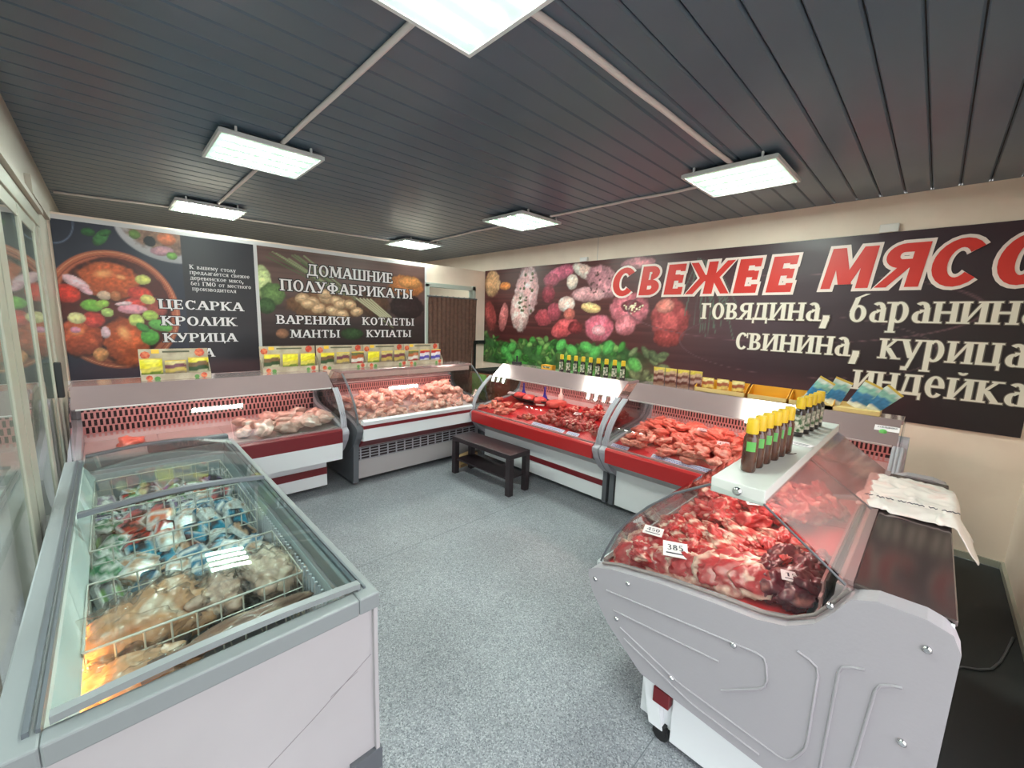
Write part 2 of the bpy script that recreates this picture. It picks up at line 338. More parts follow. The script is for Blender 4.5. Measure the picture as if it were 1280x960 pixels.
# right wall
rw = struct('wall_right', MB().box(XR, YN-.1, 0, XR+.1, YF, H), white)
MB().box(XR-.001,3.3,0,XR,3.306,H).build('wall_seam', mat('seam_grey',(200,192,188)), rw)
struct('trim_1', MB().box(XR-.02, YN, 0, XR, YB, .05), frame_w)
# near wall behind the staff side, with the shop door opening behind the camera
nw = MB().box(1.9, YN-.1, 0, XR, YN, H).box(XL-.1, YN-.1, 2.35, 1.9, YN, H)
struct('wall_front', nw, white)
struct('trim_2', MB().box(1.9, YN, 0, XR-.02, YN+.02, .05), frame_w)
wn = struct('window_2', MB().box(XL,YN-.09,0,XL+.08,YN-.02,2.35).box(1.82,YN-.09,0,1.9,YN-.02,2.35).box(XL+.08,YN-.09,2.27,1.82,YN-.02,2.35).box(.72,YN-.09,0,.8,YN-.02,2.27), frame_w)
# far end wall of the back room
struct('wall_far', MB().box(XL-.1, YF, 0, XR+.1, YF+.1, H), white)
# left wall: cream header, solid end piece and a glazed front of sliding leaves
cream = mat('header_cream', (184,176,164), .5)
lw = struct('wall_left', MB().box(XL-.12, YN-.1, 2.44, XL, YF, H).box(XL-.12, 4.95, 0, XL, YF, 2.44), cream)
MB().box(XL-.02, YN, 2.44, XL+.025, 4.95, 2.475).box(XL, 4.3, 2.48, XL+.03, 5.5, 2.6).build('header_ledge', cream, lw)
wl = struct('window_1', MB().box(XL-.1,YN,2.34,XL,4.95,2.44).box(XL-.1,YN,0,XL,4.95,.06).box(XL-.1,4.85,.06,XL,4.95,2.34), frame_w, bevel=.004)
gl = glass('window_glass', (226,236,234), 1.55)
gasket = mat('gasket_black', (32,34,36), .6)
post = MB()
for y0,y1 in ((-.35,-.23),(.72,.84),(1.75,1.87),(2.82,2.985),(3.015,3.2),(3.84,3.95),(4.6,4.75)):
    MB().box(XL-.075,y0,.06,XL-.008,y1,2.34).build('mullion', frame_w, wl, bevel=.006)
gk = MB()
for yy in (2.99, 4.755): gk.box(XL-.07,yy,.06,XL-.016,yy+.02,2.34)
gk.build('gasket', gasket, wl)
for y0,y1 in ((YN,-.35),(-.23,.72),(.84,1.75),(1.87,2.82),(3.2,3.84),(3.95,4.6)):
    if y1-y0 > .5:
        MB().box(XL-.06,y0,.06,XL-.012,y1,.16).box(XL-.06,y0,2.26,XL-.012,y1,2.34).build('sash_rail', frame_w, wl)
    MB().box(XL-.022,y0,.1,XL-.016,y1,2.3).build('pane', gl, wl)
MB().box(XL-.012,4.62,1.05,XL+.03,4.68,1.32).build('door_handle', gasket, wl, bevel=.008)
# outside: pavement and a light facade opposite
struct('pavement', MB().box(-14, -10, -.14, XL-.2, 14, -.02).box(XL-.2,-10,-.14,8,YN-1.6,-.02), mat('pavement',(150,146,140),.8,noise=(3,(165,160,150),.4,.6)))
op = struct('facade_opposite', MB().box(-8.2, -4, 0, -8, 12, 5), mat('facade_pale',(205,190,165),.8))
for i in range(6):
    MB().box(-8.0, -3.2+i*2.5, .8, -7.95, -1.8+i*2.5, 2.4).build('window_pane', mat('facade_glass',(90,105,115),.1), op)
# back partition with a doorway; the posters hang on it
pw = MB().box(XL, YB, 0, 3.56, YB+.06, 2.57).box(4.5, YB, 0, XR, YB+.06, 2.57).box(3.56, YB, 2.27, 4.5, YB+.06, 2.57)
struct('wall_back', pw, white)
struct('trim_3', MB().box(XL, YB-.012, 2.51, 3.56, YB, 2.55).box(1.255,YB-.014,.9,1.29,YB,2.51).box(3.525,YB-.014,.9,3.56,YB,2.55).box(XL,YB-.012,1.02,1.255,YB,1.06), mat('strip_white',(225,222,224),.4))
struct('door_1', MB().box(3.54,YB-.03,0,3.6,YB+.08,2.27).box(4.46,YB-.03,0,4.52,YB+.08,2.3).box(3.54,YB-.03,2.23,4.52,YB+.08,2.29), mat('frame_greenwhite',(196,204,196),.45))

# ================================================================ BANNER AND POSTERS
pr_m = attr_mat('banner_print', .38)
def pl_right(s, z, off): return (XR-.012-off, YB-.02-s, z)
def pl_back(s, z, off): return (s, YB-.016-off, z)
bn = Print(0, 6.1, 1.02, 2.58, .0125, (68,42,50), 3)
X, Y = bn.X, bn.Y
k = np.clip((X-2.6)/1.8,0,1)[...,None]
bn.im = np.array((92,44,44))*(1-k)+np.array((66,44,54))*k
st = vnoise(bn.H, bn.W, 30, 5)[:, :1] if False else np.tile(vnoise(bn.H, 40, 3, 5)[:, 10:11], (1,bn.W))
bn.im *= (.75+.6*(np.tile(vnoise(bn.H,60,2.2,8)[:,30:31],(1,bn.W))[...,None]-.2)*(1-k))*(1)+.25*k
dk = np.clip((X-3.6)/2.4,0,1)*np.clip((2.7-Y)/1.2,0,1); bn.im *= (1-.5*dk[...,None])
bn.im += 22*(np.exp(-((X-4.1)/.9)**2-((Y-1.85)/.4)**2))[...,None]
M1 = (225,150,140)
for a in [(0.19,2.36,.205,.235,0,(200,150,110)),(.51,2.31,.135,.07,0,(225,130,60)),(.16,1.82,.15,.275,15,(150,60,60)),(.49,1.8,.11,.25,-10,(195,110,110)),(1.0,2.2,.27,.42,-6,(222,168,170)),(.86,1.9,.21,.35,8,(226,176,172)),(1.65,2.44,.3,.11,15,(190,90,115)),(1.5,2.36,.155,.11,0,(175,80,100)),(1.46,2.16,.135,.15,10,(135,45,60)),(1.38,1.81,.185,.135,0,(170,70,80)),(1.59,1.9,.145,.145,20,(165,70,85)),(1.79,1.67,.265,.14,20,(195,80,85)),(1.99,1.68,.14,.1,0,(120,40,45)),(2.11,2.44,.27,.095,-25,(225,190,180)),(1.89,2.32,.105,.115,20,(238,215,200)),(2.4,2.3,.3,.2,-30,(180,120,130)),(2.16,2.14,.3,.11,0,(195,140,145)),(1.81,2.01,.165,.12,0,(240,205,195)),(1.87,1.87,.11,.085,0,(190,100,90)),(2.23,1.96,.18,.07,-8,(235,195,135)),(2.38,1.69,.24,.19,0,(214,105,125)),(2.38,1.66,.115,.08,0,(235,160,170)),(2.81,1.94,.29,.22,0,(198,105,118)),(2.78,1.74,.16,.14,15,(205,115,125)),(2.85,1.98,.155,.085,0,(120,50,60)),(2.9,2.5,.245,.075,0,(180,105,115)),(3.36,1.82,.24,.28,10,(160,68,70)),(3.29,1.98,.12,.09,0,(205,120,110)),(3.35,1.61,.19,.12,0,(150,60,60))]:
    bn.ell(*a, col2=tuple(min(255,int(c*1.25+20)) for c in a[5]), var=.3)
rl = random.Random(4)
for i in range(26): bn.ell(rl.uniform(.85,1.15), rl.uniform(1.85,2.5), rl.uniform(.012,.035), rl.uniform(.012,.03), 0, (90,90,60), shade=.1)
for i in range(30): bn.ell(rl.uniform(2.2,2.65), rl.uniform(2.15,2.42), .018, .014, 0, (90,60,60), shade=.1)
for i in range(24): bn.ell(rl.gauss(2.85,.08), rl.gauss(1.98,.04), .014, .012, 0, (235,225,190), shade=.1)
for i in range(26):
    a = rl.uniform(0,1); bn.line(3.62+a*.25, 2.5-a*.1, 3.55+a*.5+rl.uniform(-.1,.15), 1.6+rl.uniform(0,.5), .007, (95,105,95))
lb_ = np.clip((1.5-.1*np.abs(np.sin(X*2.3))+.12*(vnoise(bn.H,bn.W,9,77)-.5)-Y)/.05,0,1)*np.clip((3.35-X)/.5,0,1)
bn.im = bn.im*(1-lb_[...,None])+(np.array((58,96,52))*(.55+.9*vnoise(bn.H,bn.W,6,78))[...,None])*lb_[...,None]
for i in range(190):       # leaf belt along the bottom edge
    x = rl.uniform(0,3.35); top = 1.52-.1*abs(math.sin(x*2.3)); fade = x > 2.9
    y_ = rl.uniform(1.04, top); g = rl.uniform(.55,1.15)
    base = (78,152,66) if rl.random() < .6 else (112,150,82)
    if fade: base = (125,140,100)
    bn.ell(x, y_, rl.uniform(.04,.11), rl.uniform(.025,.065), rl.uniform(-70,70), tuple(c*g for c in base), shade=.5, edge=.25)
for x,y_ in ((.55,1.25),(.72,1.32),(.86,1.2),(.66,1.15),(2.2,1.42),(2.35,1.36),(2.55,1.44),(2.7,1.2),(2.95,1.25),(1.75,1.42),(1.95,1.36)):
    bn.ell(x, y_, .12, .085, rl.uniform(-60,60), (92,175,88), shade=.45, edge=.2)
bn.ring(4.3, 1.95, 1.5, .33, .015, (115,80,88)); bn.ring(4.55,1.6,1.05,.3,.012,(105,78,84))
bt = thing('wall_banner', 'very wide dark banner with raw meat picture and red and white lettering on right wall', 'banner', (0,0,0))
wv = lambda x,z: .005+.003*math.sin(x*5.1+z*3)+.003*math.sin(z*17+x*2)*max(0,(z-2.2))*2
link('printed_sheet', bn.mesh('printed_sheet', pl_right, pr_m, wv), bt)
red = mat('letter_red', (214,52,44), .4); wh = mat('letter_white', (238,228,214), .4)
big = [('СВЕЖЕЕ', 2.55, 2.1, 4.62, .35), ('МЯСО', 4.8, 2.12, 6.03, .36)]
big = [('СВЕЖЕЕ', 2.53, 2.11, 4.6, .34), ('МЯСО', 4.76, 2.13, 6.2, .35)]
big[1] = ('МЯСО', 4.76, 2.13, 6.32, .35)
HV = dict(serif=False, shear=.12, S_=.27, T_=.2, track=.1)
def heavy(lines, grow, off, nm, m): return lettering([(t,a,b_,c,h) for t,a,b_,c,h in lines], pl_right, off, nm, m, bt, grow=grow, **HV)
heavy(big[:1], .075, .013, 'letter_outline', mat('letter_outline',(245,225,218),.4)); heavy(big[:1], 0, .0165, 'headline', red)
sm_l = [('говядина, баранина', 3.72, 1.84, 6.1, .235), ('свинина, курица', 4.1, 1.535, 6.06, .235), ('индейка', 5.1, 1.25, 6.1, .235)]
# headline second word ends at the banner edge
m2 = [('МЯСО', 4.76, 2.13, 6.1, .35)]
heavy(m2, .075, .013, 'letter_outline', MATS['letter_outline']); heavy(m2, 0, .0165, 'headline', red)
lettering(sm_l, pl_right, .0125, 'letter_shadow', mat('letter_shadow',(120,105,95),.5), bt, grow=.035, S_=.24, T_=.12)
lettering(sm_l, pl_right, .0155, 'small_lettering', wh, bt, S_=.23, T_=.11)
tape = mat('tape_white',(238,232,228),.5)
for y_,hh in ((.4,.11),(3.5,.09)):
    MB().box(XR-.045,y_-.06,2.58,XR,y_+.06,2.58+hh*.6).build('hanging_clip', tape, bt, bevel=.004)

p1 = Print(XL+.02, 1.255, 1.06, 2.51, .009, (46,50,66), 40)
p1.im += 10*(vnoise(p1.H,p1.W,25,3)-.5)[...,None]
rt = (p1.X > .6)[...,None]
p1.ell(.57,2.56,.47,.345,0,(205,200,205),var=.02,shade=.1,edge=.03,wob=0); p1.ell(.58,2.58,.43,.3,0,(150,110,90),var=.3,col2=(215,170,150))
for a in [(.36,2.41,.05,.055,0,(30,30,35)),(.49,2.45,.08,.065,0,(215,120,80)),(.45,2.33,.095,.05,10,(200,150,160)),(.52,2.29,.045,.04,0,(120,170,80)),(.25,2.46,.045,.045,0,(110,140,70)),(.01,2.39,.045,.09,-30,(70,130,70)),(-.07,2.43,.05,.04,0,(45,95,50)),(.04,2.44,.05,.03,30,(60,115,60))]: p1.ell(*a)
p1.ring(-.3,2.5,.14,.2,.06,(110,125,150))
p1.ell(.07,1.72,.48,.57,0,(178,98,72),var=.03,shade=.05,edge=.02,wob=0); p1.ring(.07,1.72,.455,.545,.012,(225,160,120)); p1.ring(.07,1.72,.43,.515,.012,(110,50,40))
p1.ell(.08,1.74,.41,.49,0,(86,34,26),var=.15,shade=.2,edge=.04,wob=.02)
for a in [(.04,2.0,.25,.21,0),(-.2,1.46,.18,.2,0),(.12,1.42,.2,.27,0),(.35,1.75,.12,.14,0)]: p1.ell(*a,(46,20,16),var=.1,edge=.2)
for a in [(.04,2.0,.23,.19,0,(196,92,50)),(-.2,1.46,.16,.18,0,(178,80,50)),(.12,1.42,.18,.25,0,(188,86,45)),(.35,1.75,.1,.12,0,(150,70,60)),(-.25,1.86,.09,.09,0,(218,60,45)),(.25,1.89,.1,.08,-10,(215,75,60)),(-.1,1.63,.08,.08,0,(205,70,60)),(-.08,1.3,.055,.07,0,(205,140,90)),(.2,1.79,.09,.06,0,(200,70,60))]: p1.ell(*a,col2=tuple(min(255,c*1.2+15) for c in a[5]),var=.3)
for a in [(0,2.06,.09,.05,15),(.1,1.5,.06,.1,20),(-.22,1.52,.06,.05,0),(.12,2.04,.05,.03,-20)]: p1.ell(*a,(240,160,104),var=.2,edge=.7,shade=.1)
for a in [(-.19,1.97,.105,.05,-35,(238,195,205)),(-.13,1.9,.06,.03,-40,(235,185,198)),(.18,1.74,.11,.05,0,(232,160,175)),(.12,1.79,.07,.02,10,(235,200,205)),(-.01,1.86,.05,.045,0,(215,185,160)),(.07,1.86,.04,.05,0,(190,120,80)),(-.1,1.76,.08,.06,-10,(125,185,75)),(-.03,1.78,.05,.04,20,(160,200,90)),(-.21,1.64,.06,.055,0,(225,220,160)),(0,1.7,.045,.045,0,(180,205,120)),(.28,2.03,.06,.05,0,(215,215,120)),(.3,1.84,.06,.05,-15,(225,215,130)),(.2,1.63,.06,.065,0,(195,210,115)),(.31,1.68,.065,.055,0,(170,200,95)),(-.03,1.51,.035,.06,0,(225,190,200)),(-.23,1.53,.035,.03,0,(225,150,175)),(.29,1.46,.075,.085,0,(85,160,65)),(.38,1.58,.1,.06,-20,(100,170,80)),(.24,1.56,.06,.04,-40,(70,140,60))]: p1.ell(*a,shade=.25)
p1.im = np.where((p1.X > .6)[...,None], np.array((46,44,52))+np.zeros_like(p1.im), p1.im)
pa = thing('food_poster', 'dark poster with a round dish of roast poultry beside white lettering, back wall', 'poster')
link('printed_sheet', p1.mesh('printed_sheet', pl_back, pr_m), pa)
pw_ = mat('poster_white',(242,238,240),.4)
L1 = [('ЦЕСАРКА',.375,1.755,1.125,.095),('КРОЛИК',.385,1.585,1.05,.095),('КУРИЦА',.39,1.41,1.045,.095),('УТКА',.45,1.245,.82,.095)]
lettering(L1, pl_back, .001, 'letter_shadow', mat('shadow_dark',(40,34,38),.5), pa, grow=.07)
lettering(L1, pl_back, .004, 'headline', pw_, pa, S_=.21)
lettering([('К вашему столу',.655,2.18,1.07,.042),('предлагается свежее',.655,2.125,1.2,.042),('деревенское мясо,',.655,2.068,1.14,.042),('без ГМО от местного',.655,2.01,1.21,.042),('производителя',.665,1.955,1.06,.042)], pl_back, .004, 'small_lettering', pw_, pa, S_=.19, T_=.1)

p2 = Print(1.29, 3.525, 1.06, 2.51, .0105, (104,78,74), 80)
ky = np.clip((2.1-p2.Y)/.5,0,1)[...,None]
p2.im = p2.im*(1-ky)+np.array((56,44,46))*ky
p2.im *= (.85+.35*np.tile(vnoise(p2.H,30,6,12)[:,12:13],(1,p2.W)))[...,None]; p2.im *= (.9+.2*vnoise(p2.H,p2.W,30,9))[...,None]
for i in range(14): x = 1.38+i*.035; p2.line(x, 2.46-rl.uniform(0,.1), 2.6+i*.03, 1.85-.02*i, .012 if i > 6 else .007, rl.choice([(120,130,95),(90,110,70),(150,160,120)]))
for a in [(1.33,2.1,.1,.2,0,(200,212,150)),(1.43,1.97,.14,.14,0,(100,130,75)),(1.36,1.83,.1,.1,0,(60,90,50)),(3.21,2.2,.3,.17,0,(190,118,68)),(3.27,2.26,.2,.09,0,(208,142,86)),(3.22,1.9,.3,.19,0,(48,36,38)),(2.05,1.86,.5,.19,0,(126,88,62)),(2.68,1.92,.265,.195,0,(90,62,48)),(1.51,1.5,.075,.065,0,(150,105,80)),(2.38,1.5,.165,.085,0,(50,75,45))]: p2.ell(*a,col2=tuple(c*1.15 for c in a[5]))
for i in range(5): p2.line(2.45+i*.05,1.98,2.8+i*.04,1.74,.014,(205,205,170))
for x,z in ((1.76,1.94),(1.88,1.9),(2.05,1.95),(2.18,1.93),(1.83,1.87),(2.03,2.01),(2.23,1.89),(2.36,1.89),(1.95,1.82),(2.12,1.8),(2.45,1.8),(2.25,1.76)):
    p2.ell(x,z,.095,.068,rl.uniform(-20,20),(212,172,132),shade=.5); p2.ell(x-.01,z+.012,.05,.03,10,(232,200,160),shade=.2)
pb = thing('food_poster', 'brown poster with dumplings and spring onions behind white lettering, nearest the curtained doorway', 'poster')
link('printed_sheet', p2.mesh('printed_sheet', pl_back, pr_m), pb)
L2 = [('ДОМАШНИЕ',1.82,2.225,3.0,.14),('ПОЛУФАБРИКАТЫ',1.51,2.02,3.31,.135),('ВАРЕНИКИ',1.45,1.62,2.355,.105),('МАНТЫ',1.6,1.45,2.21,.1),('КОТЛЕТЫ',2.52,1.625,3.335,.105),('КУПАТЫ',2.575,1.455,3.285,.1)]
lettering(L2, pl_back, .001, 'letter_shadow', MATS['shadow_dark'], pb, grow=.08)
lettering(L2, pl_back, .004, 'headline', pw_, pb, S_=.2)

# ================================================================ CEILING LIGHTS AND CONDUITS
tube_m = mat('tube_glow',(255,255,255),.5,emit=(240,255,244),es=LAMP_TUBE)
diff_m = mat('diffuser_glow',(200,230,210),.5,emit=(196,255,216),es=LAMP_DIFF)
body_m = mat('lamp_body',(222,226,228),.4)
LZ = 2.83
names = [((.88,3.49),'ceiling light of four tubes above the chest freezer, left front'),((.88,5.75),'small looking ceiling light over the poster with the roast dish, far left'),
         ((3.4,5.7),'farthest ceiling light, in the back corner near the doorway curtain'),((3.38,3.38),'ceiling light in the back middle, before the right wall banner'),
         ((3.42,1.16),'ceiling light on the right, nearest the banner lettering'),((.86,1.2),'largest ceiling light, cut by the top edge of the picture')]
def make_light(loc, label, rz=0):
    t = thing('ceiling_light', label, 'light', (loc[0],loc[1],LZ), rz, 'square four tube ceiling lights')
    b = MB(); a = .31; w_ = .018
    b.box(-a,-a,-.006,a,-a+w_,.018).box(-a,a-w_,-.006,a,a,.018).box(-a,-a+w_,-.006,-a+w_,a-w_,.018).box(a-w_,-a+w_,-.006,a,a-w_,.018).box(-a+.01,-a+.01,.014,a-.01,a-.01,.024)
    b.build('frame', body_m, t)
    MB().box(-a+w_,-a+w_,.0,a-w_,a-w_,.004).build('diffuser', diff_m, t)
    tb = MB().box(-a+.05,-.026,-.003,a-.05,.026,.0).mesh('tube', tube_m)
    for k in range(4):
        o = link('tube', tb, t); o.location = (0, -.21+.14*k, 0)
    for sx in (-1,1):
        for sy in (-1,1): MB().box(sx*(a-.09)-.006, sy*(a-.004)-.008, .01, sx*(a-.09)+.006, sy*(a-.004)+.008, .05).build('bracket', body_m, t)
    return t
l0 = make_light(names[0][0], names[0][1])
for i,(p,lb) in enumerate(names[1:]): dup(l0, (p[0],p[1],LZ), R(90) if i in (3,) else 0, lb)
cond = mat('conduit_white',(226,216,216),.5)
def conduit(pts, label, r=.012):
    b = MB().tube(pts, r, 6); o = b.build('cable_conduit', cond); tag(o, label, 'conduit'); return o
cz = H-.014
def wig(a, b_, n=9, amp=.012):
    a = Vector(a); b_ = Vector(b_); return [a.lerp(b_, i/n)+Vector((random.uniform(-amp,amp),random.uniform(-amp,amp),0)) for i in range(n+1)]
conduit(wig((.93,1.5,cz),(.93,3.2,cz),4,.004), 'straight white cable conduit from the largest light to the light above the freezer', .015)
conduit(wig((.94,3.8,cz),(.93,5.45,cz),4,.004), 'short white cable conduit between the two left ceiling lights', .015)
conduit(wig((-.3,6.33,cz),(.6,6.1,cz)), 'thin white cable conduit on ceiling from the left wall to the far left light')
conduit(wig((1.15,6.1,cz),(3.2,5.85,cz)), 'long thin white cable conduit along the ceiling above the dumpling poster')
conduit(wig((3.5,5.4,cz),(3.45,3.7,cz),8,.015), 'thin wavy white cable conduit between the farthest and the back middle light')
conduit(wig((3.5,3.05,cz),(3.5,1.5,cz),8,.02), 'wavy white cable conduit between the back middle light and the banner light')
conduit(wig((1.15,1.18,cz),(3.15,1.14,cz),8,.008), 'thick white cable conduit running right from the largest light', .016)

# ================================================================ DISPLAY CASES
steel = mat('brushed_steel',(186,160,160),.12,metal=.5,noise=(.8,(178,152,152),.4,.6))
steel_d = mat('dark_steel',(120,118,120),.3,metal=.8)
wp = mat('case_white',(226,228,232),.35); dred = mat('case_dark_red',(112,26,34),.35); bred = mat('case_red',(176,34,36),.3)
gpl = mat('panel_grey',(160,157,166),.45,bump=(60,.08)); gdk = mat('panel_dark_grey',(92,94,100),.45)
deckr = mat('deck_red',(206,44,50),.35); deckw = mat('deck_steel',(205,190,190),.3,metal=.3); inner = mat('case_inner',(196,178,180),.4); slot = mat('slot_dark',(40,22,26),.7); barm = mat('grille_bar',(205,150,150),.35,metal=.3)
cgl = glass('case_glass',(240,244,243),1.42); sgl = glass('side_glass',(228,232,232),1.45); rgl = glass('rear_glass',(240,214,212),1.3,rough=.12,haze=.16)
ctube = mat('case_tube',(255,235,230),.5,emit=(255,214,204),es=CASE_TUBE)
rub = mat('rubber_black',(26,26,28),.6); chrome = mat('chrome',(210,210,210),.15,metal=1)
def deck_z(u, c=None):
    if c is not None and c.get('flat_deck'): return .665
    return .645+.14*max(0,min(1,(u-.06)/.74))
FRONT = [(.035,.662),(.05,.73),(.085,.81),(.135,.89),(.2,.965),(.28,1.04),(.38,1.12),(.49,1.19)]
def path_to(u1): return [p for p in FRONT if p[0] <= u1]+([] if u1 >= .49 else [(u1, np.interp(u1,[p[0] for p in FRONT],[p[1] for p in FRONT]))])
PANEL = [(0,.60),(.0,.63),(.04,.655),(.12,.685),(.32,.728),(.52,.757),(.68,.775),(.76,.80),(.83,.85),(.875,.92),(.905,.975),(.96,.998),(1.06,1.0),(1.11,.985),(1.13,.94),(1.13,.6),(1.08,.30),(1.0,.25),(.76,.25),(.29,.29),(.12,.42),(.03,.53)]
def case(label, loc, rz, L, strip=bred, style='row', deck=deckr, canopy=True, shelf=(.52,.72,1.2), lower='stripe', left_end=True, right_end=True, panes=2, gz=(.785,.955), gu_=.822, rows=3, pitch=.026, flat=False, rims=(0,1), group='refrigerated meat display cases'):
    t = thing('display_case', label, 'display case', loc, rz, group)
    s0,s1,sz = shelf; e = .03
    # body: deck tub, base, rear
    MB().prism_x([(.02,.6),(.04,.64),((.8,.782) if not flat else (.76,.655)),(.86,.93),(.86,.97),(1.1,.97),(1.1,.35),(.95,.28),(.3,.28),(.2,.42),(.02,.52)], e, L-e).build('body', inner, t)
    MB().box(.0+e,.9,.972,L-e,1.12,.992).build('staff_worktop', steel if style != 'fore' else mat('worktop_dark',(110,98,98),.12,metal=.7), t, bevel=.004)
    dk = MB(); n = max(2,int(L/.42)); wd = (L-2*e)/n; mh = MB()
    dm = MB().prism_x([(.045,.648),(.79,.785),(.79,.789),(.045,.653)] if not flat else [(.045,.652),(.76,.662),(.76,.666),(.045,.657)], 0, wd-.006).mesh('deck_tray', deck)
    for i in range(n): o = link('deck_tray', dm, t); o.location = (e+i*wd+.003,0,.001)
    # grille behind the deck
    MB().box(e,gu_+.013,gz[0]-.005,L-e,gu_+.018,gz[1]+.01).build('grille_back', slot, t)
    g = MB(); z0,z1 = gz; rh = (z1-z0)/rows
    for r_ in range(rows+1): g.box(e,gu_,z0+r_*rh-.004,L-e,gu_+.008,z0+r_*rh+.004)
    for r_ in range(rows):
        x = e+(.0 if r_%2 else pitch/2)
        while x < L-e-pitch: g.box(x,gu_+.001,z0+r_*rh,x+pitch*.45,gu_+.007,z0+(r_+1)*rh); x += pitch
    g.build('air_grille', barm, t, kind='stuff')
    # front: bumper strip, grey under-slope, front panel
    if style == 'corner':
        MB().prism_x([(-.01,.66),(-.02,.70),(.02,.715),(.05,.70),(.05,.66)], e, L-.01).build('front_ledge', wp, t)
        MB().prism_x([(-.012,.625),(-.012,.66),(.05,.66),(.05,.625)], e, L-.01).build('bumper_strip', dred, t)
        MB().prism_x([(.0,.50),(-.01,.625),(.05,.625),(.06,.49)], e, L-.01).build('upper_front_panel', wp, t)
        MB().prism_x([(.0,.50),(.06,.49),(.2,.41),(.19,.385),(.1,.42)], e, L-.02).build('slanted_panel', dred, t)
        MB().box(e,.17,.05,L-.06,.2,.41).build('front_panel', mat('panel_warm_grey',(172,166,168),.4), t)
        vg = MB()
        MB().box(e+.02,.166,.25,L-.1,.17,.385).build('vent_back', slot, t)
        nb = int((L-.18)/.1)
        vb = MB().box(0,.158,.25,.014,.168,.385).mesh('vent_bar', gpl)
        for i in range(nb+1): o = link('vent_bar', vb, t); o.location = (e+.03+i*(L-.18)/nb,0,0)
        vg = MB()
        for k_ in range(5): vg.box(e+.02,.155,.255+k_*.03,L-.1,.165,.262+k_*.03)
        vg.build('vent_louvre', gpl, t, kind='stuff')
    else:
        MB().prism_x([(.0,.52),(-.004,.64),(.012,.655),(.03,.655),(.05,.52)], e, L-e).build('bumper_strip', strip, t, bevel=.003)
        MB().box(e,.028,.652,L-e,.05,.668).build('glass_channel', steel, t)
        if lower == 'drop':
            MB().prism_x([(.0,.52),(.05,.52),(.1,.36),(.02,.35)], e, L-e).build('upper_front_panel', wp, t)
            MB().prism_x([(.02,.35),(.1,.36),(.25,.30),(.22,.29)], e, L-e).build('slanted_panel', mat('panel_mid_grey',(150,146,146),.4), t)
            MB().box(e,.2,.05,L-.12,.3,.3).build('front_panel', wp, t)
            MB().box(e,.192,.17,L-.12,.2,.24).build('red_stripe', dred, t)
        elif lower != 'fore':
            MB().prism_x([(.01,.52),(.05,.52),(.25,.40),(.22,.395)], e, L-e).build('slanted_panel', mat('panel_mid_grey',(150,146,146),.4), t)
            MB().box(e,.22,.055,L-e,.26,.40).build('front_panel', wp, t)
            if lower == 'stripe': MB().box(e,.212,.2,L-e,.22,.255).build('red_stripe', dred, t)
    # base plinth
    MB().box(e+.03,.3,.03,L-e-.1,1.0,.3).build('base', wp if style != 'corner' else gdk, t)
    for x in (e+.1, L-e-.16):
        for y_ in (.34,.94): MB().lathe([(.02,0),(.02,.005),(.012,.01),(.012,.04)],10,(x,y_,0)).build('foot', chrome, t)
    # shelf, canopy, lamp
    MB().box(-.0,s0,sz-.03 if style != 'fore' else sz-.055,L,s1,sz).build('top_shelf', steel if style != 'fore' else mat('shelf_white',(214,216,212),.35), t, bevel=.003)
    gu = s0
    if style == 'corner': MB().box(e,s0+.004,sz-.085,L-e,s0+.01,sz-.03).build('lamp_shade', mat('shade_pink',(214,176,172),.3), t)
    if canopy:
        cu = s0-.17; cz_ = sz-.145
        MB().strip_x([(cu,cz_),(s0+.002,sz-.004)], e*.3, L-e*.3, .006).build('steel_canopy', steel, t)
        MB().box(e,cu-.004,cz_-.006,L-e,cu+.012,cz_+.006).build('canopy_lip', mat('lip_pale',(222,214,214),.3), t)
        gu = cu
    lamp_u = s0+.05 if not canopy else s0+.03; lz_ = sz-.05 if style != 'fore' else sz-.072
    MB().tube([(e+.05,lamp_u,lz_),(L-e-.05,lamp_u,lz_)], .011, 8).build('lamp_tube', ctube, t)
    # glass
    pth = [(a*(gu-.01)/.49 if gu < .49 else a*gu/.5, .662+(b_-.662)*((sz-.145 if canopy else sz-.03)-.662)/(1.19-.662)) for a,b_ in FRONT]
    pth = [(a+.03*(1-i/7),b_) for i,(a,b_) in enumerate(pth)]
    wdp = (L-.02)/panes
    for i in range(panes):
        MB().strip_x(pth, .01+i*wdp+.002, .01+(i+1)*wdp-.002, .005).build('front_glass', cgl, t)
    # rear sliding glass
    for i in range(2):
        x0 = e+i*(L-2*e)/2
        MB().strip_x([(s1-.02,sz-.03),(.885,.99)], x0, x0+(L-2*e)/2+.01, .004).build('rear_glass', rgl, t)
    # end panels
    for side,on in ((0,left_end),(1,right_end)):
        if not on: continue
        if style == 'fore': continue
        x0,x1 = (-.035,e) if side == 0 else (L-e,L+.035)
        pm = gpl if style != 'corner' else gdk
        outl = list(PANEL)
        MB().prism_x(outl, x0, x1).build('end_panel', pm, t, bevel=.01)
        if style != 'corner' and lower != 'drop':
            MB().prism_x([(.2,.05),(.2,.42),(.32,.42),(.32,.05)], x0+.01, x1-.01).build('panel_leg', gdk, t)
        elif style == 'corner':
            MB().prism_x([(.13,.03),(.1,.45),(1.0,.45),(1.0,.03)], x0+.004, x1-.004).build('panel_leg', gdk, t)
        # side glass with grey rim following the curve
        sp = pth+[(s0,sz-.03),(s1,sz-.03),(.885,.98),(.84,.86),(.76,.80),(.5,.757),(.12,.687)]
        xm = (x0+x1)/2
        MB().prism_x(sp, xm-.003, xm+.003).build('side_glass', sgl, t)
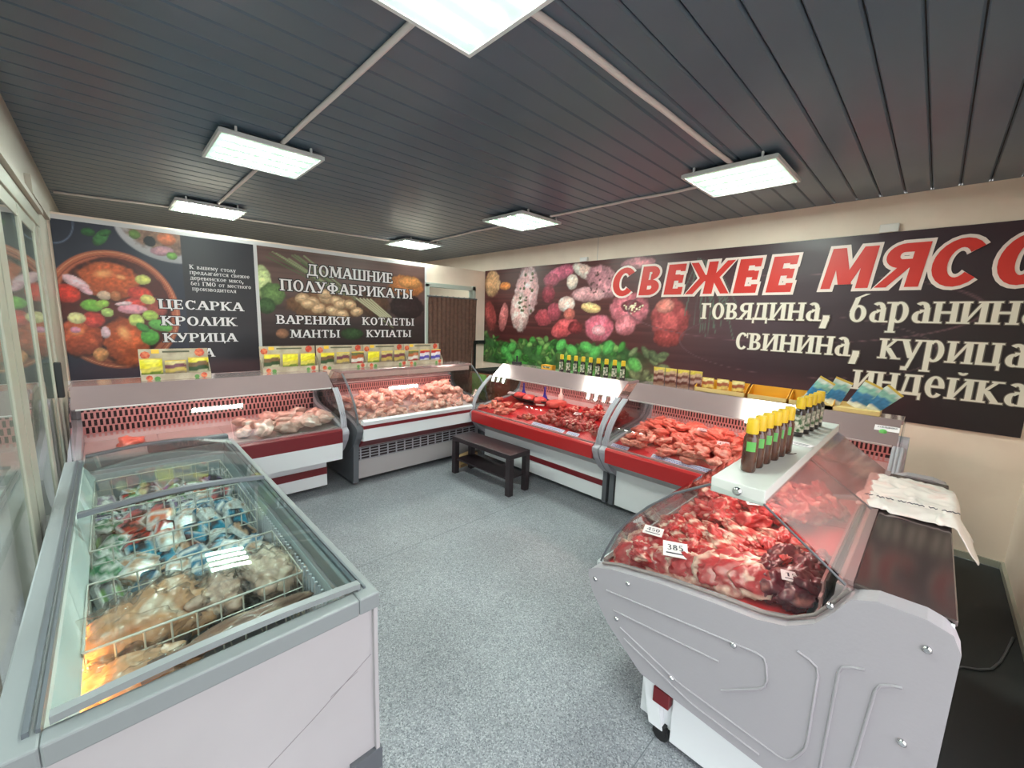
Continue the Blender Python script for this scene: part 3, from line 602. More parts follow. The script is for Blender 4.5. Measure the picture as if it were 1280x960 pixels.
        if style == 'row' and side in rims:
            cu_ = MB()
            for dx in (-.018,0,.018): cu_.tube([(xm+dx,a-.004,b_) for a,b_ in pth], .012, 6)
            cu_.build('curved_rim', gpl, t)
        elif style == 'corner':
            MB().tube([(xm,a-.004,b_) for a,b_ in pth], .012, 6).build('curved_rim', gdk, t)
    return t
c1 = case('back wall case with dark red bumper strip, far end of the chest freezer, behind it', (-.25,3.9,0), 0, 1.82, strip=dred, deck=deckw, shelf=(.42,.76,1.17), lower='drop', gz=(.67,.965), gu_=.775, rows=5, pitch=.034, flat=True, rims=(1,))
c2 = case('back corner case with dark vent grille and white front ledge, pale meat inside', (1.71,3.88,0), 0, 1.72, style='corner', deck=deckw, canopy=False, shelf=(.42,.72,1.17), panes=1)
r1 = case('banner wall case next to the corner, with ladle handles and red stripe on white front', (3.08,3.86,0), R(-90), 1.82, lower='stripe')
r2 = case('banner wall case with plain white front, partly hidden behind the oil bottles', (3.08,1.96,0), R(-90), 1.88, lower='plain')
fc = case('large foreground display case with grey moulded end panel and red meat', (3.04,.98,0), R(180), 1.5, style='fore', lower='fore', canopy=False, shelf=(.47,.645,1.21), strip=wp)
# foreground case: near end details (local X = 1.5 faces the camera)
L = 1.5
MB().prism_x(PANEL, L-.03, L+.045).build('end_panel', mat('end_panel_grey',(160,156,162),.42,bump=(90,.06)), fc, bevel=.022, segs=4)
MB().prism_x(PANEL, -.045, .03).build('end_panel', MATS['end_panel_grey'], fc, bevel=.015)
gr = MB(); xg = L+.045
def ridge(pts, w_=.0045):
    q = [pts[0]]
    for i in range(1,len(pts)-1):
        p0,p1,p2 = (Vector(pts[k_]) for k_ in (i-1,i,i+1))
        a_ = p1+(p0-p1).normalized()*.03; c_ = p1+(p2-p1).normalized()*.03
        q += [tuple(a_),tuple((a_+c_+2*p1)/4),tuple(c_)]
    q.append(pts[-1]); P = [(xg+.0005,a,b_) for a,b_ in q]; gr.tube(P, w_, 6)
ridge([(.1,.575),(.72,.66),(.735,.55),(.6,.44)]) ; ridge([(.14,.5),(.58,.545)]); ridge([(.18,.44),(.45,.36),(.82,.33),(.86,.42),(.86,.72),(.8,.735)])
ridge([(.96,.78),(.905,.76),(.9,.33)]); ridge([(1.04,.78),(.99,.76),(.97,.42)]); ridge([(.2,.4),(.5,.31),(.74,.29)])
gr.build('moulded_ridges', MATS['end_panel_grey'], fc)
sc = MB().lathe([(.011,0),(.011,.004),(.006,.008)],10).mesh('screw', chrome)
for a,b_ in ((.04,.6),(.2,.66),(.16,.47),(.62,.64),(.86,.93),(1.07,.92),(1.06,.62),(.42,.36)):
    o = link('screw', sc, fc); o.location = (xg,a,b_); o.rotation_euler = (0,R(90),0)
# curved side glass rim on the opening, side glass, front glass edge
rim = [(.05,.668),(.12,.695),(.32,.738),(.52,.767),(.68,.785),(.76,.81),(.825,.86),(.865,.925),(.895,.985)]
MB().tube([(L+.008,a,b_) for a,b_ in rim], .006, 6).build('opening_seal', mat('seal_greybrown',(128,118,116),.4), fc)
sg = [(.035,.67),(.06,.74),(.1,.83),(.16,.92),(.24,1.01),(.34,1.10),(.47,1.18),(.645,1.165),(.885,.99)]+rim[::-1][1:]
MB().prism_x(sg, L-.002, L+.004).build('side_glass', cgl, fc)
MB().prism_x(sg, .0, .006).build('side_glass', sgl, fc)
MB().tube([(L+.001,a,b_) for a,b_ in sg[:7]], .005, 6).build('glass_edge', gdk, fc)
MB().tube([(L+.001,a,b_) for a,b_ in sg[7:9]], .004, 6).build('glass_edge', gdk, fc)
MB().tube([(x_,.64,1.16) if i == 0 else (x_,.885,.995) for x_ in (.75,) for i in (0,1)], .004, 6).build('glass_joint', gdk, fc)
MB().box(.02,.875,.985,L-.02,.9,1.0).build('glass_channel', steel, fc)
MB().lathe([(.016,0),(.016,.005),(.008,.01)],12).build('round_plug', chrome, fc).matrix_local = Matrix.Translation((L+.0,.56,1.183)) @ Matrix.Rotation(R(90),4,'Y')
# under the end panel: white side, leg with red clip, castor
MB().box(.1,.3,.06,L-.02,1.02,.34).build('lower_cabinet', wp, fc)
MB().box(L-.02,.42,.03,L+.0,1.05,.34).build('side_panel', wp, fc)
MB().prism_x([(.33,.06),(.27,.34),(.33,.34),(.39,.06)], L-.03, L+.01).build('leg', wp, fc)
MB().box(L-.03,.34,.18,L+.02,.41,.25).build('red_clip', dred, fc, bevel=.004)
MB().box(.1,.27,.05,L-.03,.3,.5).build('front_panel', wp, fc)
cs = MB().tube([(L-.03,.38,.035),(L+.0,.38,.035)], .035, 14); cs.box(L-.035,.36,.035,L+.005,.4,.075); cs.build('castor', rub, fc)
MB().box(1.0,1.1,.05,L-.02,1.115,.98).build('rear_panel', wp, fc)

# ================================================================ MEAT
meat_m = attr_mat('fresh_meat', .32, fine=(60,.18), coat=.35, bump=(45,.25))
bag_m = attr_mat('bagged_meat', .3, fine=(30,.15), coat=.8, bump=(16,.9))
def blob(name, size, c1_, c2_, mat_, seed, rough=.25, fat=.55, sub=3, freq=9, flat=0, rim=None, warp=1.5, core=None, stripes=None):
    bm = bmesh.new(); bmesh.ops.create_icosphere(bm, subdivisions=sub, radius=1)
    sv = Vector((seed*3.7, seed*1.3, seed*2.1)); cols = []
    for v in bm.verts:
        p = v.co.copy(); n = mnoise.noise(p*warp+sv); n2 = mnoise.noise(p*warp*2.7+sv)
        r_ = 1+rough*n+rough*.4*n2-rough*.45*(1-min(1,abs(mnoise.noise(p*warp*1.9+sv*1.7))*4)); q = p*r_
        if flat: q.z = math.copysign(min(abs(q.z)**flat, 1), q.z)
        rad = math.hypot(p.x,p.y)
        w_ = Vector((q.x*size[0], q.y*size[1], q.z*size[2]))
        m_ = mnoise.noise(w_*freq*1.6+sv*2)+.5*mnoise.noise(w_*freq*4+sv)
        k_ = max(0,min(1,(m_-fat+.5)*3-.9))
        if stripes: k_ = max(k_, max(0, min(1, 3*math.sin(q.x*stripes+n*3)-.9)))
        if rim and rad > rim: k_ = max(k_, min(1,(rad-rim)*8))
        if core and rad < core and abs(p.z) > .3: k_ = .95
        cols.append([a*(1-k_)+b_*k_ for a,b_ in zip(srgb(c1_),srgb(c2_))]); v.co = w_
    me = bpy.data.meshes.new(name); bm.to_mesh(me); bm.free(); me.materials.append(mat_)
    at = me.color_attributes.new('col','FLOAT_COLOR','POINT')
    at.data.foreach_set('color', np.array([[*c,1] for c in cols],dtype=np.float32).ravel())
    me.polygons.foreach_set('use_smooth',[True]*len(me.polygons)); me.update(); return me
FATC = (236,196,178)
V = {}
V['steak'] = [blob('steak',(.075,.06,.017),(176,44,48),FATC,meat_m,i,rough=.34,fat=.5,flat=.5,rim=.86,core=.2 if i%2 else None,freq=16,sub=4) for i in range(5)]
V['chunk'] = [blob('meat_chunk',(.06,.045,.034),(190,46,48),FATC,meat_m,i+10,rough=.5,fat=.42,freq=14,sub=4) for i in range(5)]
V['rib'] = [blob('rib_strip',(.11,.036,.024),(196,54,52),FATC,meat_m,i+20,rough=.34,fat=.5,freq=14,stripes=9,sub=4) for i in range(4)]
V['dark'] = [blob('dark_meat_cut',(.075,.055,.042),(104,30,44),(196,120,110),meat_m,i+30,rough=.45,fat=.6,freq=9,sub=4) for i in range(3)]
V['pork'] = [blob('pork_cut',(.066,.045,.026),(238,126,110),(250,190,170),meat_m,i+40,rough=.55,fat=.5,freq=12) for i in range(5)]
V['pale'] = [blob('minced_roll',(.055,.042,.032),(244,178,164),(255,228,214),meat_m,i+50,rough=.4,fat=.5,freq=20) for i in range(5)]
V['poul'] = [blob('poultry_portion',(.09,.065,.045),(222,178,166),(242,228,220),bag_m,i+60,rough=.42,fat=.4,freq=10,warp=2.2) for i in range(4)]
V['offal'] = [blob('offal_piece',(.032,.026,.02),(176,62,56),(226,150,130),meat_m,i+70,rough=.5,fat=.6,freq=20,sub=2) for i in range(4)]
c1['flat_deck'] = 1
def cw(c, x, u, z):
    return Matrix.Translation(c.location) @ Matrix.Rotation(c.rotation_euler.z,4,'Z') @ Vector((x,u,z))
def put(kind, case_, x, u, zoff, label, cat, group, sc_=1, rz=None, tilt=.25, rot=None):
    me = random.choice(V[kind]); o = bpy.data.objects.new(me.name.split('.')[0], me); C.objects.link(o)
    o.location = cw(case_, x, u, deck_z(u, case_)+zoff)
    rz_ = random.uniform(0,6.28) if rz is None else rz
    o.rotation_euler = rot or (random.uniform(-tilt,tilt), random.uniform(-tilt,tilt), rz_)
    s_ = sc_*random.uniform(.88,1.15); o.scale = (s_,s_,s_)
    if group and kind not in ('steak','dark'):
        xs = ZONE[case_]; zx = next(nm for lim,nm in xs if x <= lim); zu = 'front' if u < .34 else 'middle' if u < .56 else 'back'
        label = f'{label} - {zu} rows, {zx}'; group = f'{group} - {zu} rows, {zx}'
    tag(o, label, cat, group); return o
ZONE = {fc:[(.45,'far third'),(.9,'middle third'),(9,'near third')], r1:[(.5,'corner end'),(1.1,'midway'),(9,'divider end')], r2:[(.5,'divider end'),(.9,'midway'),(9,'bottle end')],
        c2:[(.55,'left third'),(1.1,'middle third'),(9,'right third')], c1:[(1.3,'left side'),(9,'right side')]}
# foreground case (local x: 1.5 = nearest the camera, u: 0 = customer side)
for i in range(9):                       # fan of round steaks along the near left edge
    u = .12+i*.062
    o = put('steak', fc, 1.39-.01*(i%2), u, .035+.004*i, 'thin round steak with white fat rim overlapping its row along the near glass end', 'steak', 'overlapping steaks at the near end of the foreground case', 1.15, rot=(R(-38),R(8),R(100)+random.uniform(-.15,.15)))
for i in range(9):
    u = .12+i*.06
    put('steak', fc, 1.25, u, .036, 'thin steak in the second overlapping row behind the near row', 'steak', 'second row of overlapping steaks in the foreground case', 1.1, rot=(R(-34),R(10),R(95)+random.uniform(-.3,.3)))
for x,u in ((1.36,.66),(1.38,.75),(1.28,.72),(1.22,.64),(1.17,.74),(1.30,.79),(1.1,.66),(1.08,.76)):
    put('dark', fc, x, u, .05, 'dark purple brown meat cut heaped in the near right corner of the foreground case', 'meat', 'dark cuts in the foreground case', 1.05, tilt=.5)
for j in range(3):
    for i in range(6):
        put('rib', fc, 1.12-.1*j, .13+i*.1, .035+.015*(i%2), 'marbled rib strip across the foreground case', 'rib meat', 'rib strips in the foreground case', 1.0, rz=R(70)+random.uniform(-.4,.4), tilt=.2)
for i in range(46):
    put('chunk', fc, random.uniform(.12,.84), random.uniform(.12,.74), .03+random.choice((0,.035,.06)), 'red beef chunk heaped in the foreground case', 'meat', 'beef chunks in the foreground case', random.uniform(1.0,1.35), tilt=.6)
for i in range(16):
    put('chunk', fc, random.uniform(.9,1.44), random.uniform(.1,.72), .065, 'small beef piece atop foreground case steaks', 'meat', 'loose beef pieces on the steaks', .75, tilt=.6)
# banner wall case 1: local x 0 = far corner, 1.82 = near
for i in range(26):
    put('pork', r1, random.uniform(.06,.55), random.uniform(.1,.42), .02+random.choice((0,.03)), 'flat red slice in the ladle case', 'meat', 'meat slices at the corner end', .8, tilt=.2)
for i in range(95):
    put('offal', r1, random.uniform(.95,1.5), random.uniform(.14,.55), .018+random.choice((0,.02,.035)), 'small offal bit in the ladle case', 'offal', 'small offal pieces in the banner wall case', 1.15, tilt=.8)
for i in range(46):
    put('chunk', r1, random.uniform(1.25,1.76), random.uniform(.2,.76), .03+random.choice((0,.03)), 'diced red meat by the grey divider', 'meat', 'diced meat beside the divider', .75, tilt=.6)
for i in range(16):
    put('offal', r1, random.uniform(.7,.86), random.uniform(.14,.26), .02, 'offal bit in the little red deck pile', 'offal', 'little pale offal pile', 1.0, tilt=.8)
for i in range(12): put('rib', r1, random.uniform(.9,1.6), random.uniform(.6,.76), .03, 'fatty strip by the banner case grille', 'meat', 'fatty strips at the grille', .8)
for i in range(125):
    x = random.uniform(.08,1.15); u = random.uniform(.12,.76)
    put('pork', r2, x, u, .03+random.choice((0,.03,.05)), 'pork cut behind the plain white front', 'pork', 'pork cuts in the plain front case', 1.05, tilt=.4)
for i in range(8):
    put('pork', r2, random.uniform(1.5,1.8), random.uniform(.55,.78), .03, 'pink cut under the green emblem card', 'pork', 'pork cuts under the green label', .8, tilt=.3)
for i in range(170):
    x = random.uniform(.07,1.62); u = random.uniform(.1,.7); hgt = .05*math.sin(max(0,min(1,x/1.6))*3.1)+.03*max(0,math.sin(x*4))
    put('pale', c2, x, u, .02+random.choice((0,.03))+hgt*(1 if u > .3 else .4), 'pale pink minced piece, corner case', 'minced meat', 'pale minced pieces in the corner case', .85, tilt=.6)
for i in range(9):
    put('pale', c2, random.uniform(1.05,1.55), random.uniform(.35,.7), .13, 'minced roll atop the corner case heap', 'minced meat', 'minced rolls on top of the heap', 1.4, tilt=.4)
put('pork', c1, .3, .5, .02, 'orange red meat lump alone at the left of the back wall case', 'meat', None, 1.6)
for x,u in ((1.05,.5),(1.1,.36),(1.02,.22),(1.22,.25),(1.24,.44),(1.3,.58),(1.36,.3),(1.42,.48),(1.48,.2),(1.5,.38),(1.56,.56),(1.6,.28),(1.66,.46),(1.7,.2),(1.72,.34),(1.4,.66),(1.6,.68),(1.16,.14),(1.34,.14),(1.54,.12)):
    put('poul', c1, x, u, .045+random.choice((0,.03)), 'bagged pale poultry portion, back case', 'poultry', 'bagged poultry portions', 1.05, tilt=.5)
# tray dish, minced heaps with ladle handles, cutting plate
rubt = mat('dish_black',(34,28,32),.4); plas = mat('handle_blue',(50,50,170),.35); ston = mat('tray_white',(238,225,222),.4)
def on(c, x, u, dz=0): return cw(c, x, u, deck_z(u)+dz)
rzR = R(-90)
tr = thing('serving_tray', 'long black oval tray holding red mince, back left of the banner wall case', 'tray', on(r1,.42,.62,.012), rzR)
MB().lathe([(.0,0),(.1,0),(.14,.045),(.135,.045),(.1,.008),(.0,.008)],24).build('dish', rubt, tr).scale = (2.3,1,1)
for i,(x,u,lb) in enumerate(((.24,.62,'heap of red mince under a blue handle, nearest the corner'),(.42,.6,'middle heap of red mince in the black tray'),(.6,.6,'heap of bright mince under the second blue handle'))):
    me = blob('mince_heap',(.1,.08,.05),(216,84,80),(240,160,145),meat_m,80+i,rough=.2,fat=.6,freq=30); o = link('mince_heap', me); o.location = on(r1,x,u,.055); tag(o, lb, 'minced meat')
for x,u,lb in ((.26,.66,'blue ladle handle standing in the mince nearest the corner'),(.62,.66,'blue scoop standing in the second mince heap')):
    t = thing('serving_scoop', lb, 'scoop', on(r1,x,u,.09), 0); MB().tube([(0,0,-.03),(0,0,.05),(0,0,.12)],[.03,.012,.01],8).build('handle', plas, t); MB().lathe([(.035,-.03),(.03,0),(.012,.02)],10).build('scoop_head', plas, t)
me = blob('mince_block',(.14,.11,.04),(222,96,88),(240,160,148),meat_m,90,rough=.12,fat=.8,freq=30,flat=.4); o = link('mince_block', me); o.location = on(r1,.86,.6,.06); tag(o,'flat rectangular block of pink mince with a white handle in it','minced meat')
t = thing('serving_scoop','white bottle shaped handle standing behind the pink mince block','scoop', on(r1,.84,.7,.1)); MB().lathe([(.03,-.02),(.03,.03),(.014,.05),(.012,.09),(.016,.11),(.008,.12)],12).build('handle', mat('handle_white',(240,235,230),.4), t); MB().lathe([(.033,-.022),(.033,0)],12).build('collar', ston, t)
kn = thing('carving_knife','long knife with pale blade resting on the slices by the tray','knife', on(r1,.55,.44,.05),R(-60)); MB().prism_x([(-.018,0),(.02,0),(.02,.003)],-.13,.1).build('blade', chrome, kn); MB().box(.1,-.012,-.004,.2,.012,.012).build('handle', ston, kn, bevel=.004)

# price tags and strips
tagm = mat('price_card',(244,236,240),.4); ink = mat('ink_dark',(50,46,70),.5); inkb = mat('ink_blue',(96,84,170),.5); stripm = mat('strip_lilac',(222,214,240),.4)
def price_tag(c, x, u, dz, label, w_=.09, h=.07, txt='385', rz=0, tilt=R(14), group='price cards among the meat'):
    t = thing('price_card', label, 'price tag', on(c,x,u,dz), c.rotation_euler.z+rz+(R(15) if c in (r1,r2) else 0), group)
    b = MB().box(-w_/2,-h/2,0,w_/2,h/2,.002).build('card', tagm, t); b.rotation_euler = (tilt,0,0)
    pl = lambda s,z,off: (s, z, .002+off)
    o = lettering([(txt,-w_*.35,-h*.1,w_*.35,h*.38)], pl, .0006, 'price_print', ink, t, serif=False); o.rotation_euler = (tilt,0,0)
    o = MB().box(-w_*.38,-h*.32,.0022,w_*.38,-h*.24,.0026).build('printed_line', ink, t); o.rotation_euler = (tilt,0,0)
    return t
FT = 'price cards in the foreground case'
price_tag(fc,1.36,.31,.1,'largest white price card, on the nearest row of steaks',.1,.09,'385',R(117),group=FT)
price_tag(fc,1.22,.14,.1,'price card by the front glass in the foreground case, lying on rib strips',.09,.06,'450',R(105),group=FT)
price_tag(fc,.66,.42,.13,'price card below the white shelf, on the pinkish heap',.09,.06,'510',R(125),group=FT)
price_tag(fc,.48,.38,.13,'price card directly under the white shelf edge, farther of two',.09,.055,'470',R(120),group=FT)
price_tag(fc,1.35,.74,.1,'price card at the near right corner among dark cuts',.09,.05,'150',R(110),group=FT)
price_tag(r1,.2,.5,.12,'price card stuck on the mince nearest the back corner',.09,.06,'350')
price_tag(r1,1.3,.42,.08,'price card in the heap left of the grey divider',.08,.06,'380')
price_tag(r2,.62,.62,.1,'price card at the back of the pork heap',.09,.05,'330')
price_tag(r2,.86,.42,.1,'square white price card in the middle of the pork heap',.09,.09,'350')
price_tag(c2,.8,.6,.13,'price card on the pale minced heap',.08,.06,'300')
def strip_card(c, x0, x1, label, u=.09):
    t = thing('price_strip', label, 'price strip', on(c,(x0+x1)/2,u,.012), c.rotation_euler.z, 'long lilac price strips behind the front glass')
    w_ = (x1-x0)/2; o = MB().box(-w_,-.035,0,w_,.035,.003).build('strip_card', stripm, t); o.rotation_euler = (R(28),0,0)
    b = MB(); rr = random.Random(int(x0*100))
    for row in range(3):
        x = -w_+.015
        while x < w_-.02:
            l_ = rr.uniform(.006,.02); b.box(x,-.022+row*.018,.0032,x+l_,-.015+row*.018,.0036); x += l_+.006
    o = b.build('printed_lines', inkb, t, kind='stuff'); o.rotation_euler = (R(28),0,0)
strip_card(r1,.95,1.38,'long lilac price strip in the near half of the case with ladles'); strip_card(r1,1.42,1.56,'short lilac price strip just before the grey divider')
strip_card(r2,.03,.2,'short lilac price strip just past the grey divider'); strip_card(r2,.42,.92,'long lilac price strip before the pork heap')

# ================================================================ BOTTLES, PACKS, CARTONS ON THE SHELVES
oil = mat('bottle_brown',(84,44,26),.12,coat=.6,noise=(12,(60,30,20),.4,.6)); yel = mat('cap_yellow',(226,186,40),.35); dark = mat('bottle_dark',(38,26,24),.12,coat=.6)
lab_g = mat('label_green',(96,176,84),.4); lab_w = mat('label_pale',(205,196,180),.4,noise=(40,(60,90,50),.45,.6))
def bottle(name, label, loc, m, h, r_, group, pal):
    t = thing(name, label, 'bottle', loc, 0, group)
    MB().lathe([(r_*.9,0),(r_,.006),(r_,h*.62),(r_*.85,h*.68),(r_*.62,h*.73),(r_*.62,h*.8)],14).build('body', m, t)
    MB().lathe([(r_*.78,h*.72),(r_*.82,h*.74),(r_*.8,h*.97),(r_*.7,h)],14).build('cap', yel, t)
    b = MB(); n = 9
    prof = [(r_*1.02,h*.4),(r_*1.02,h*.58)] if pal is lab_g else [(r_*1.02,h*.12),(r_*1.02,h*.56)]
    vv = [(p[0]*math.cos(a),p[0]*math.sin(a),p[1]) for p in prof for a in [R((165 if pal is lab_g else 120)+i*(70 if pal is lab_g else 140)/n) for i in range(n+1)]]
    b.add(vv,[(i,i+1,n+2+i,n+1+i) for i in range(n)]); b.build('label', pal, t)
    return t
zs = 1.212
fb = bottle('oil_bottle','nearest tall brown oil bottle with yellow cap and green label on white shelf',(1.71,.44,zs),oil,.205,.026,'brown oil bottles on the foreground shelf',lab_g)
desc = ['second','third','fourth','fifth','sixth']
for i,(x,y_) in enumerate(((1.79,.435),(1.87,.43),(1.95,.42),(2.03,.415),(2.12,.41))):
    dup(fb,(x,y_,zs),random.uniform(-.4,.4),f'{desc[i]} brown oil bottle of the near group, counted away from the camera')
db = bottle('oil_bottle','dark bottle with yellow cap leading the far group on the white shelf',(2.5,.44,zs),dark,.2,.026,'dark bottles on the foreground shelf',lab_w)
for i,(x,y_) in enumerate(((2.6,.43),(2.69,.425),(2.78,.42),(2.87,.42))):
    dup(db,(x,y_,zs),random.uniform(-.4,.4),f'{desc[i]} dark bottle of the far group, counted away from the camera')
zr = 1.2
rb = bottle('sauce_bottle','sauce bottle nearest the back corner in the row of nine before the leaf picture',(3.66,2.94,zr),dark,.19,.026,'nine sauce bottles under the leaf picture',lab_w)
dd = ['second','third','fourth','fifth','sixth','seventh','eighth','ninth']
for i in range(8): dup(rb,(3.66,2.84-.098*i,zr),random.uniform(-.3,.3),f'{dd[i]} sauce bottle from the back corner in the row under the leaf picture')
# card on shelf
t = thing('paper_slip','small printed slip with a wire loop lying on the white shelf between the bottle groups','paper',(2.32,.39,zs),R(80)); MB().box(-.05,-.03,0,.05,.03,.002).build('slip', tagm, t); MB().box(-.035,-.01,.002,.035,-.004,.0025).box(-.035,.008,.002,.02,.014,.0025).build('printed_lines', ink, t)
t = MB().tube([(2.13+.05*math.cos(a),.4+.035*math.sin(a),zs+.003) for a in [i*.5 for i in range(10)]],.0025,5).build('wire_loop', oil); tag(t,'thin brown wire loop curled on the white shelf beside the sixth bottle','wire')
def pouch(loc, w_, h, cols, label, group, lean=.12, rz=0, name='snack_pouch', bands=3, thick=.03):
    t = thing(name, label, 'pouch', loc, rz, group)
    me = bpy.data.meshes.new('pouch_body'); n,m_ = 8,12; vv = []; cc = []; rr = random.Random(len(bpy.data.objects))
    for sgn in (1,-1):
        for j in range(m_+1):
            for i in range(n+1):
                a,b_ = i/n,j/m_; th = thick*math.sin(math.pi*min(1,max(0,a)))**.5*(math.sin(math.pi*min(1,b_*.75+.25))**.7 if b_ < .98 else 0)
                vv.append(((a-.5)*w_, -sgn*th/2*-1, b_*h))
                k_ = cols[min(len(cols)-1,int(b_*len(cols)+.25*math.sin(a*7)))]; q = rr.uniform(.75,1.1); cc.append([*(x*q for x in srgb(k_)),1])
    f = []; N = (n+1)*(m_+1)
    for j in range(m_):
        for i in range(n):
            a = j*(n+1)+i; f.append((a,a+1,a+n+2,a+n+1)); f.append((N+a,N+a+n+1,N+a+n+2,N+a+1))
    me.from_pydata(vv,[],f); me.materials.append(attr_mat('pouch_print',.25,coat=.3)); at = me.color_attributes.new('col','FLOAT_COLOR','POINT'); at.data.foreach_set('color',np.array(cc,dtype=np.float32).ravel()); me.polygons.foreach_set('use_smooth',[True]*len(me.polygons))
    o = link('pouch_body', me, t); o.rotation_euler = (lean,0,0)
    o = MB().box(-w_*.5,-.002,h*.93,w_*.5,.002,h).build('top_seal', mat('seal_gold',(222,190,90),.3), t); o.rotation_euler = (lean,0,0)
    return t
pcols = [(150,110,90),(110,60,50),(190,150,140),(120,70,60),(200,160,130),(225,200,80)]
for i,nm in enumerate(('first','second','third','fourth')):
    pouch((3.68,1.78-.115*i,1.2),.105,.165,pcols,f'{nm} brown and yellow spice pouch standing right of the sauce bottles','spice pouches right of the sauce bottles',lean=.06,rz=R(-90))
yc = mat('carton_yellow',(222,160,40),.5); yl = mat('carton_cream',(226,196,130),.5)
for i,(y0,lb) in enumerate(((1.42,'yellow open display carton with small spice packs, right of the pouches'),(1.0,'empty yellow display carton in the middle of the shelf'),(.72,'empty yellow display carton closest to the fish packs'))):
    t = thing('display_carton', lb, 'carton', (3.62,y0,1.2), R(-90), 'yellow display cartons on the wall row shelf'); w_ = .4 if i == 0 else .27
    MB().box(0,.13,0,w_,.134,.1).build('back_flap', yc, t); MB().box(0,0,0,w_,.134,.004).build('tray_bottom', yc, t); MB().box(0,0,.0,w_,.004,.035).build('front_lip', yl, t)
    for x in (0,w_-.004): MB().prism_x([(0,0),(.134,0),(.134,.1),(.1,.1),(0,.035)],x,x+.004).build('side_flap', yc, t)
for i in range(3): pouch((3.68,1.33-.12*i,1.206),.095,.115,[(190,140,90),(230,205,120),(170,90,60),(235,215,150)],f'{("left","middle","right")[i]} small spice pack standing in the yellow display carton','small spice packs in the yellow carton',lean=.08,rz=R(-90))
bc = [(236,236,226),(60,130,180),(70,140,190),(150,205,190),(225,235,225)]
t = thing('display_carton','low cream display carton holding the fan of blue fish packs','carton',(3.62,.66,1.2),R(-90)); MB().box(0,0,0,.46,.14,.03).build('tray', yl, t,bevel=.003); MB().box(0,.1,.03,.46,.105,.06).build('back_flap', yl, t)
for i,(y_,rr_) in enumerate(((.6,.5),(.48,.35),(.34,.45),(.27,.7))):
    t = pouch((3.69,y_,1.232),.105,.2,bc,f'{("first","second","third","last")[i]} leaning blue and white dried fish pack, counted from the dark bottles','blue and white dried fish packs',lean=.1,rz=R(-90),thick=.015); t.rotation_euler = (0,0,R(-90)); t.rotation_euler.rotate(Euler((R(0),0,0)));
    for ch in t.children: ch.rotation_euler = (.15,rr_,0)
# green label on the wall row canopy
t = thing('notice_card','white card with green round emblem on the canopy of the banner wall row','notice',(3.515,.2,1.128)); pm_ = Matrix.Translation((3.515,.2,1.13)) @ Matrix.Rotation(R(-90),4,'Z') @ Matrix.Rotation(R(42),4,'X'); t.matrix_world = pm_
MB().box(-.01,-.045,0,.11,.04,.002).build('card', tagm, t); MB().lathe([(.02,.002),(.02,.003),(.0,.0035)],16,(.035,-.01,0)).build('green_emblem', lab_g, t)
lettering([('говядина',.005,.02,.1,.016)], lambda s,z,o: (s,z,.002+o), .0006,'card_lettering',ink,t,S_=.2)

# snack cartons on the back cases
def snack_carton(loc, w_, label, n=3, two=False):
    t = thing('snack_carton', label, 'carton', loc, 0, 'printed snack cartons on the back cases')
    wood = mat('carton_woodprint',(192,178,156),.5,noise=(9,(168,150,130),.4,.6)); 
    MB().box(0,.09,0,w_,.094,.25).build('header_board', wood, t); MB().box(0,0,0,w_,.09,.004).build('tray_bottom', wood, t); MB().box(0,-.004,0,w_,0,.05).build('front_lip', wood, t)
    for x in (0,w_-.004): MB().prism_x([(0,0),(.09,0),(.09,.16),(0,.06)],x,x+.004).build('side_flap', wood, t)
    f_ = mat('fruit_red',(190,66,50),.4,noise=(30,(220,120,80),.45,.6)); gr_ = mat('herb_green',(90,140,70),.5); yy_ = mat('tab_yellow',(236,190,60),.4)
    b = MB()
    for cx,cz_,r_,mi in ((.04,.2,.032,0),(w_-.06,.215,.036,0),(.05,.02,.022,0),(w_-.05,.025,.024,0),(w_-.1,.015,.018,1),(.1,.012,.02,1)):
        b.add([(cx+r_*math.cos(i*.7854),(.0885 if cz_ > .1 else -.0045),cz_+r_*math.sin(i*.7854)) for i in range(8)],[tuple(range(8))],mi)
    b.box(.08,.088,.212,.13,.0895,.245,2); b.box(.15,.088,.218,w_-.13,.0895,.232,3); b.build('food_print', [f_,gr_,yy_,mat('band_dark',(90,90,70),.5)], t)
    return t
z1 = 1.17
pk = {'y':[(120,140,60),(220,200,90),(236,220,50),(240,228,60)],'m':[(150,130,110),(200,170,90),(120,70,80),(210,190,120)],'w':[(200,190,160),(60,80,50),(120,90,60),(236,216,60)],'r':[(170,60,60),(230,220,210),(180,100,60),(110,110,70)],'v':[(225,215,225),(90,80,170),(225,215,225),(200,60,60)]}
def spack(x,y_,key,lb,h=.15): pouch((x,y_,z1+.03),.14,h,pk[key],lb,'snack packs in the back cartons',lean=.12,thick=.02,name='snack_pack')
snack_carton((.15,4.42,z1),.46,'snack carton standing alone below the roast dish poster')
for i,(k_,lb) in enumerate((('y','yellow green snack pack, left in the lone carton'),('m','small mixed pack in the middle of the lone carton'),('w','yellow pack with black and white print, right in the lone carton'))): spack(.22+.155*i,4.45,k_,lb,.15 if i != 1 else .13)
X0 = (1.03,1.56,2.08,2.6); nmx = ('leftmost carton of the four joined snack cartons under the dumpling poster','second carton from the left under the dumpling poster','third carton from the left under the dumpling poster','last snack carton, nearest the brown curtain')
seq = 'wyywmrymmrvv'
for i,x in enumerate(X0):
    snack_carton((x,4.5,z1),.515,nmx[i])
    for j in range(3): spack(x+.09+.165*j,4.53,seq[i*3+j],f'{("left","middle","right")[j]} snack pack in the {("leftmost","second","third","last")[i]} joined carton')

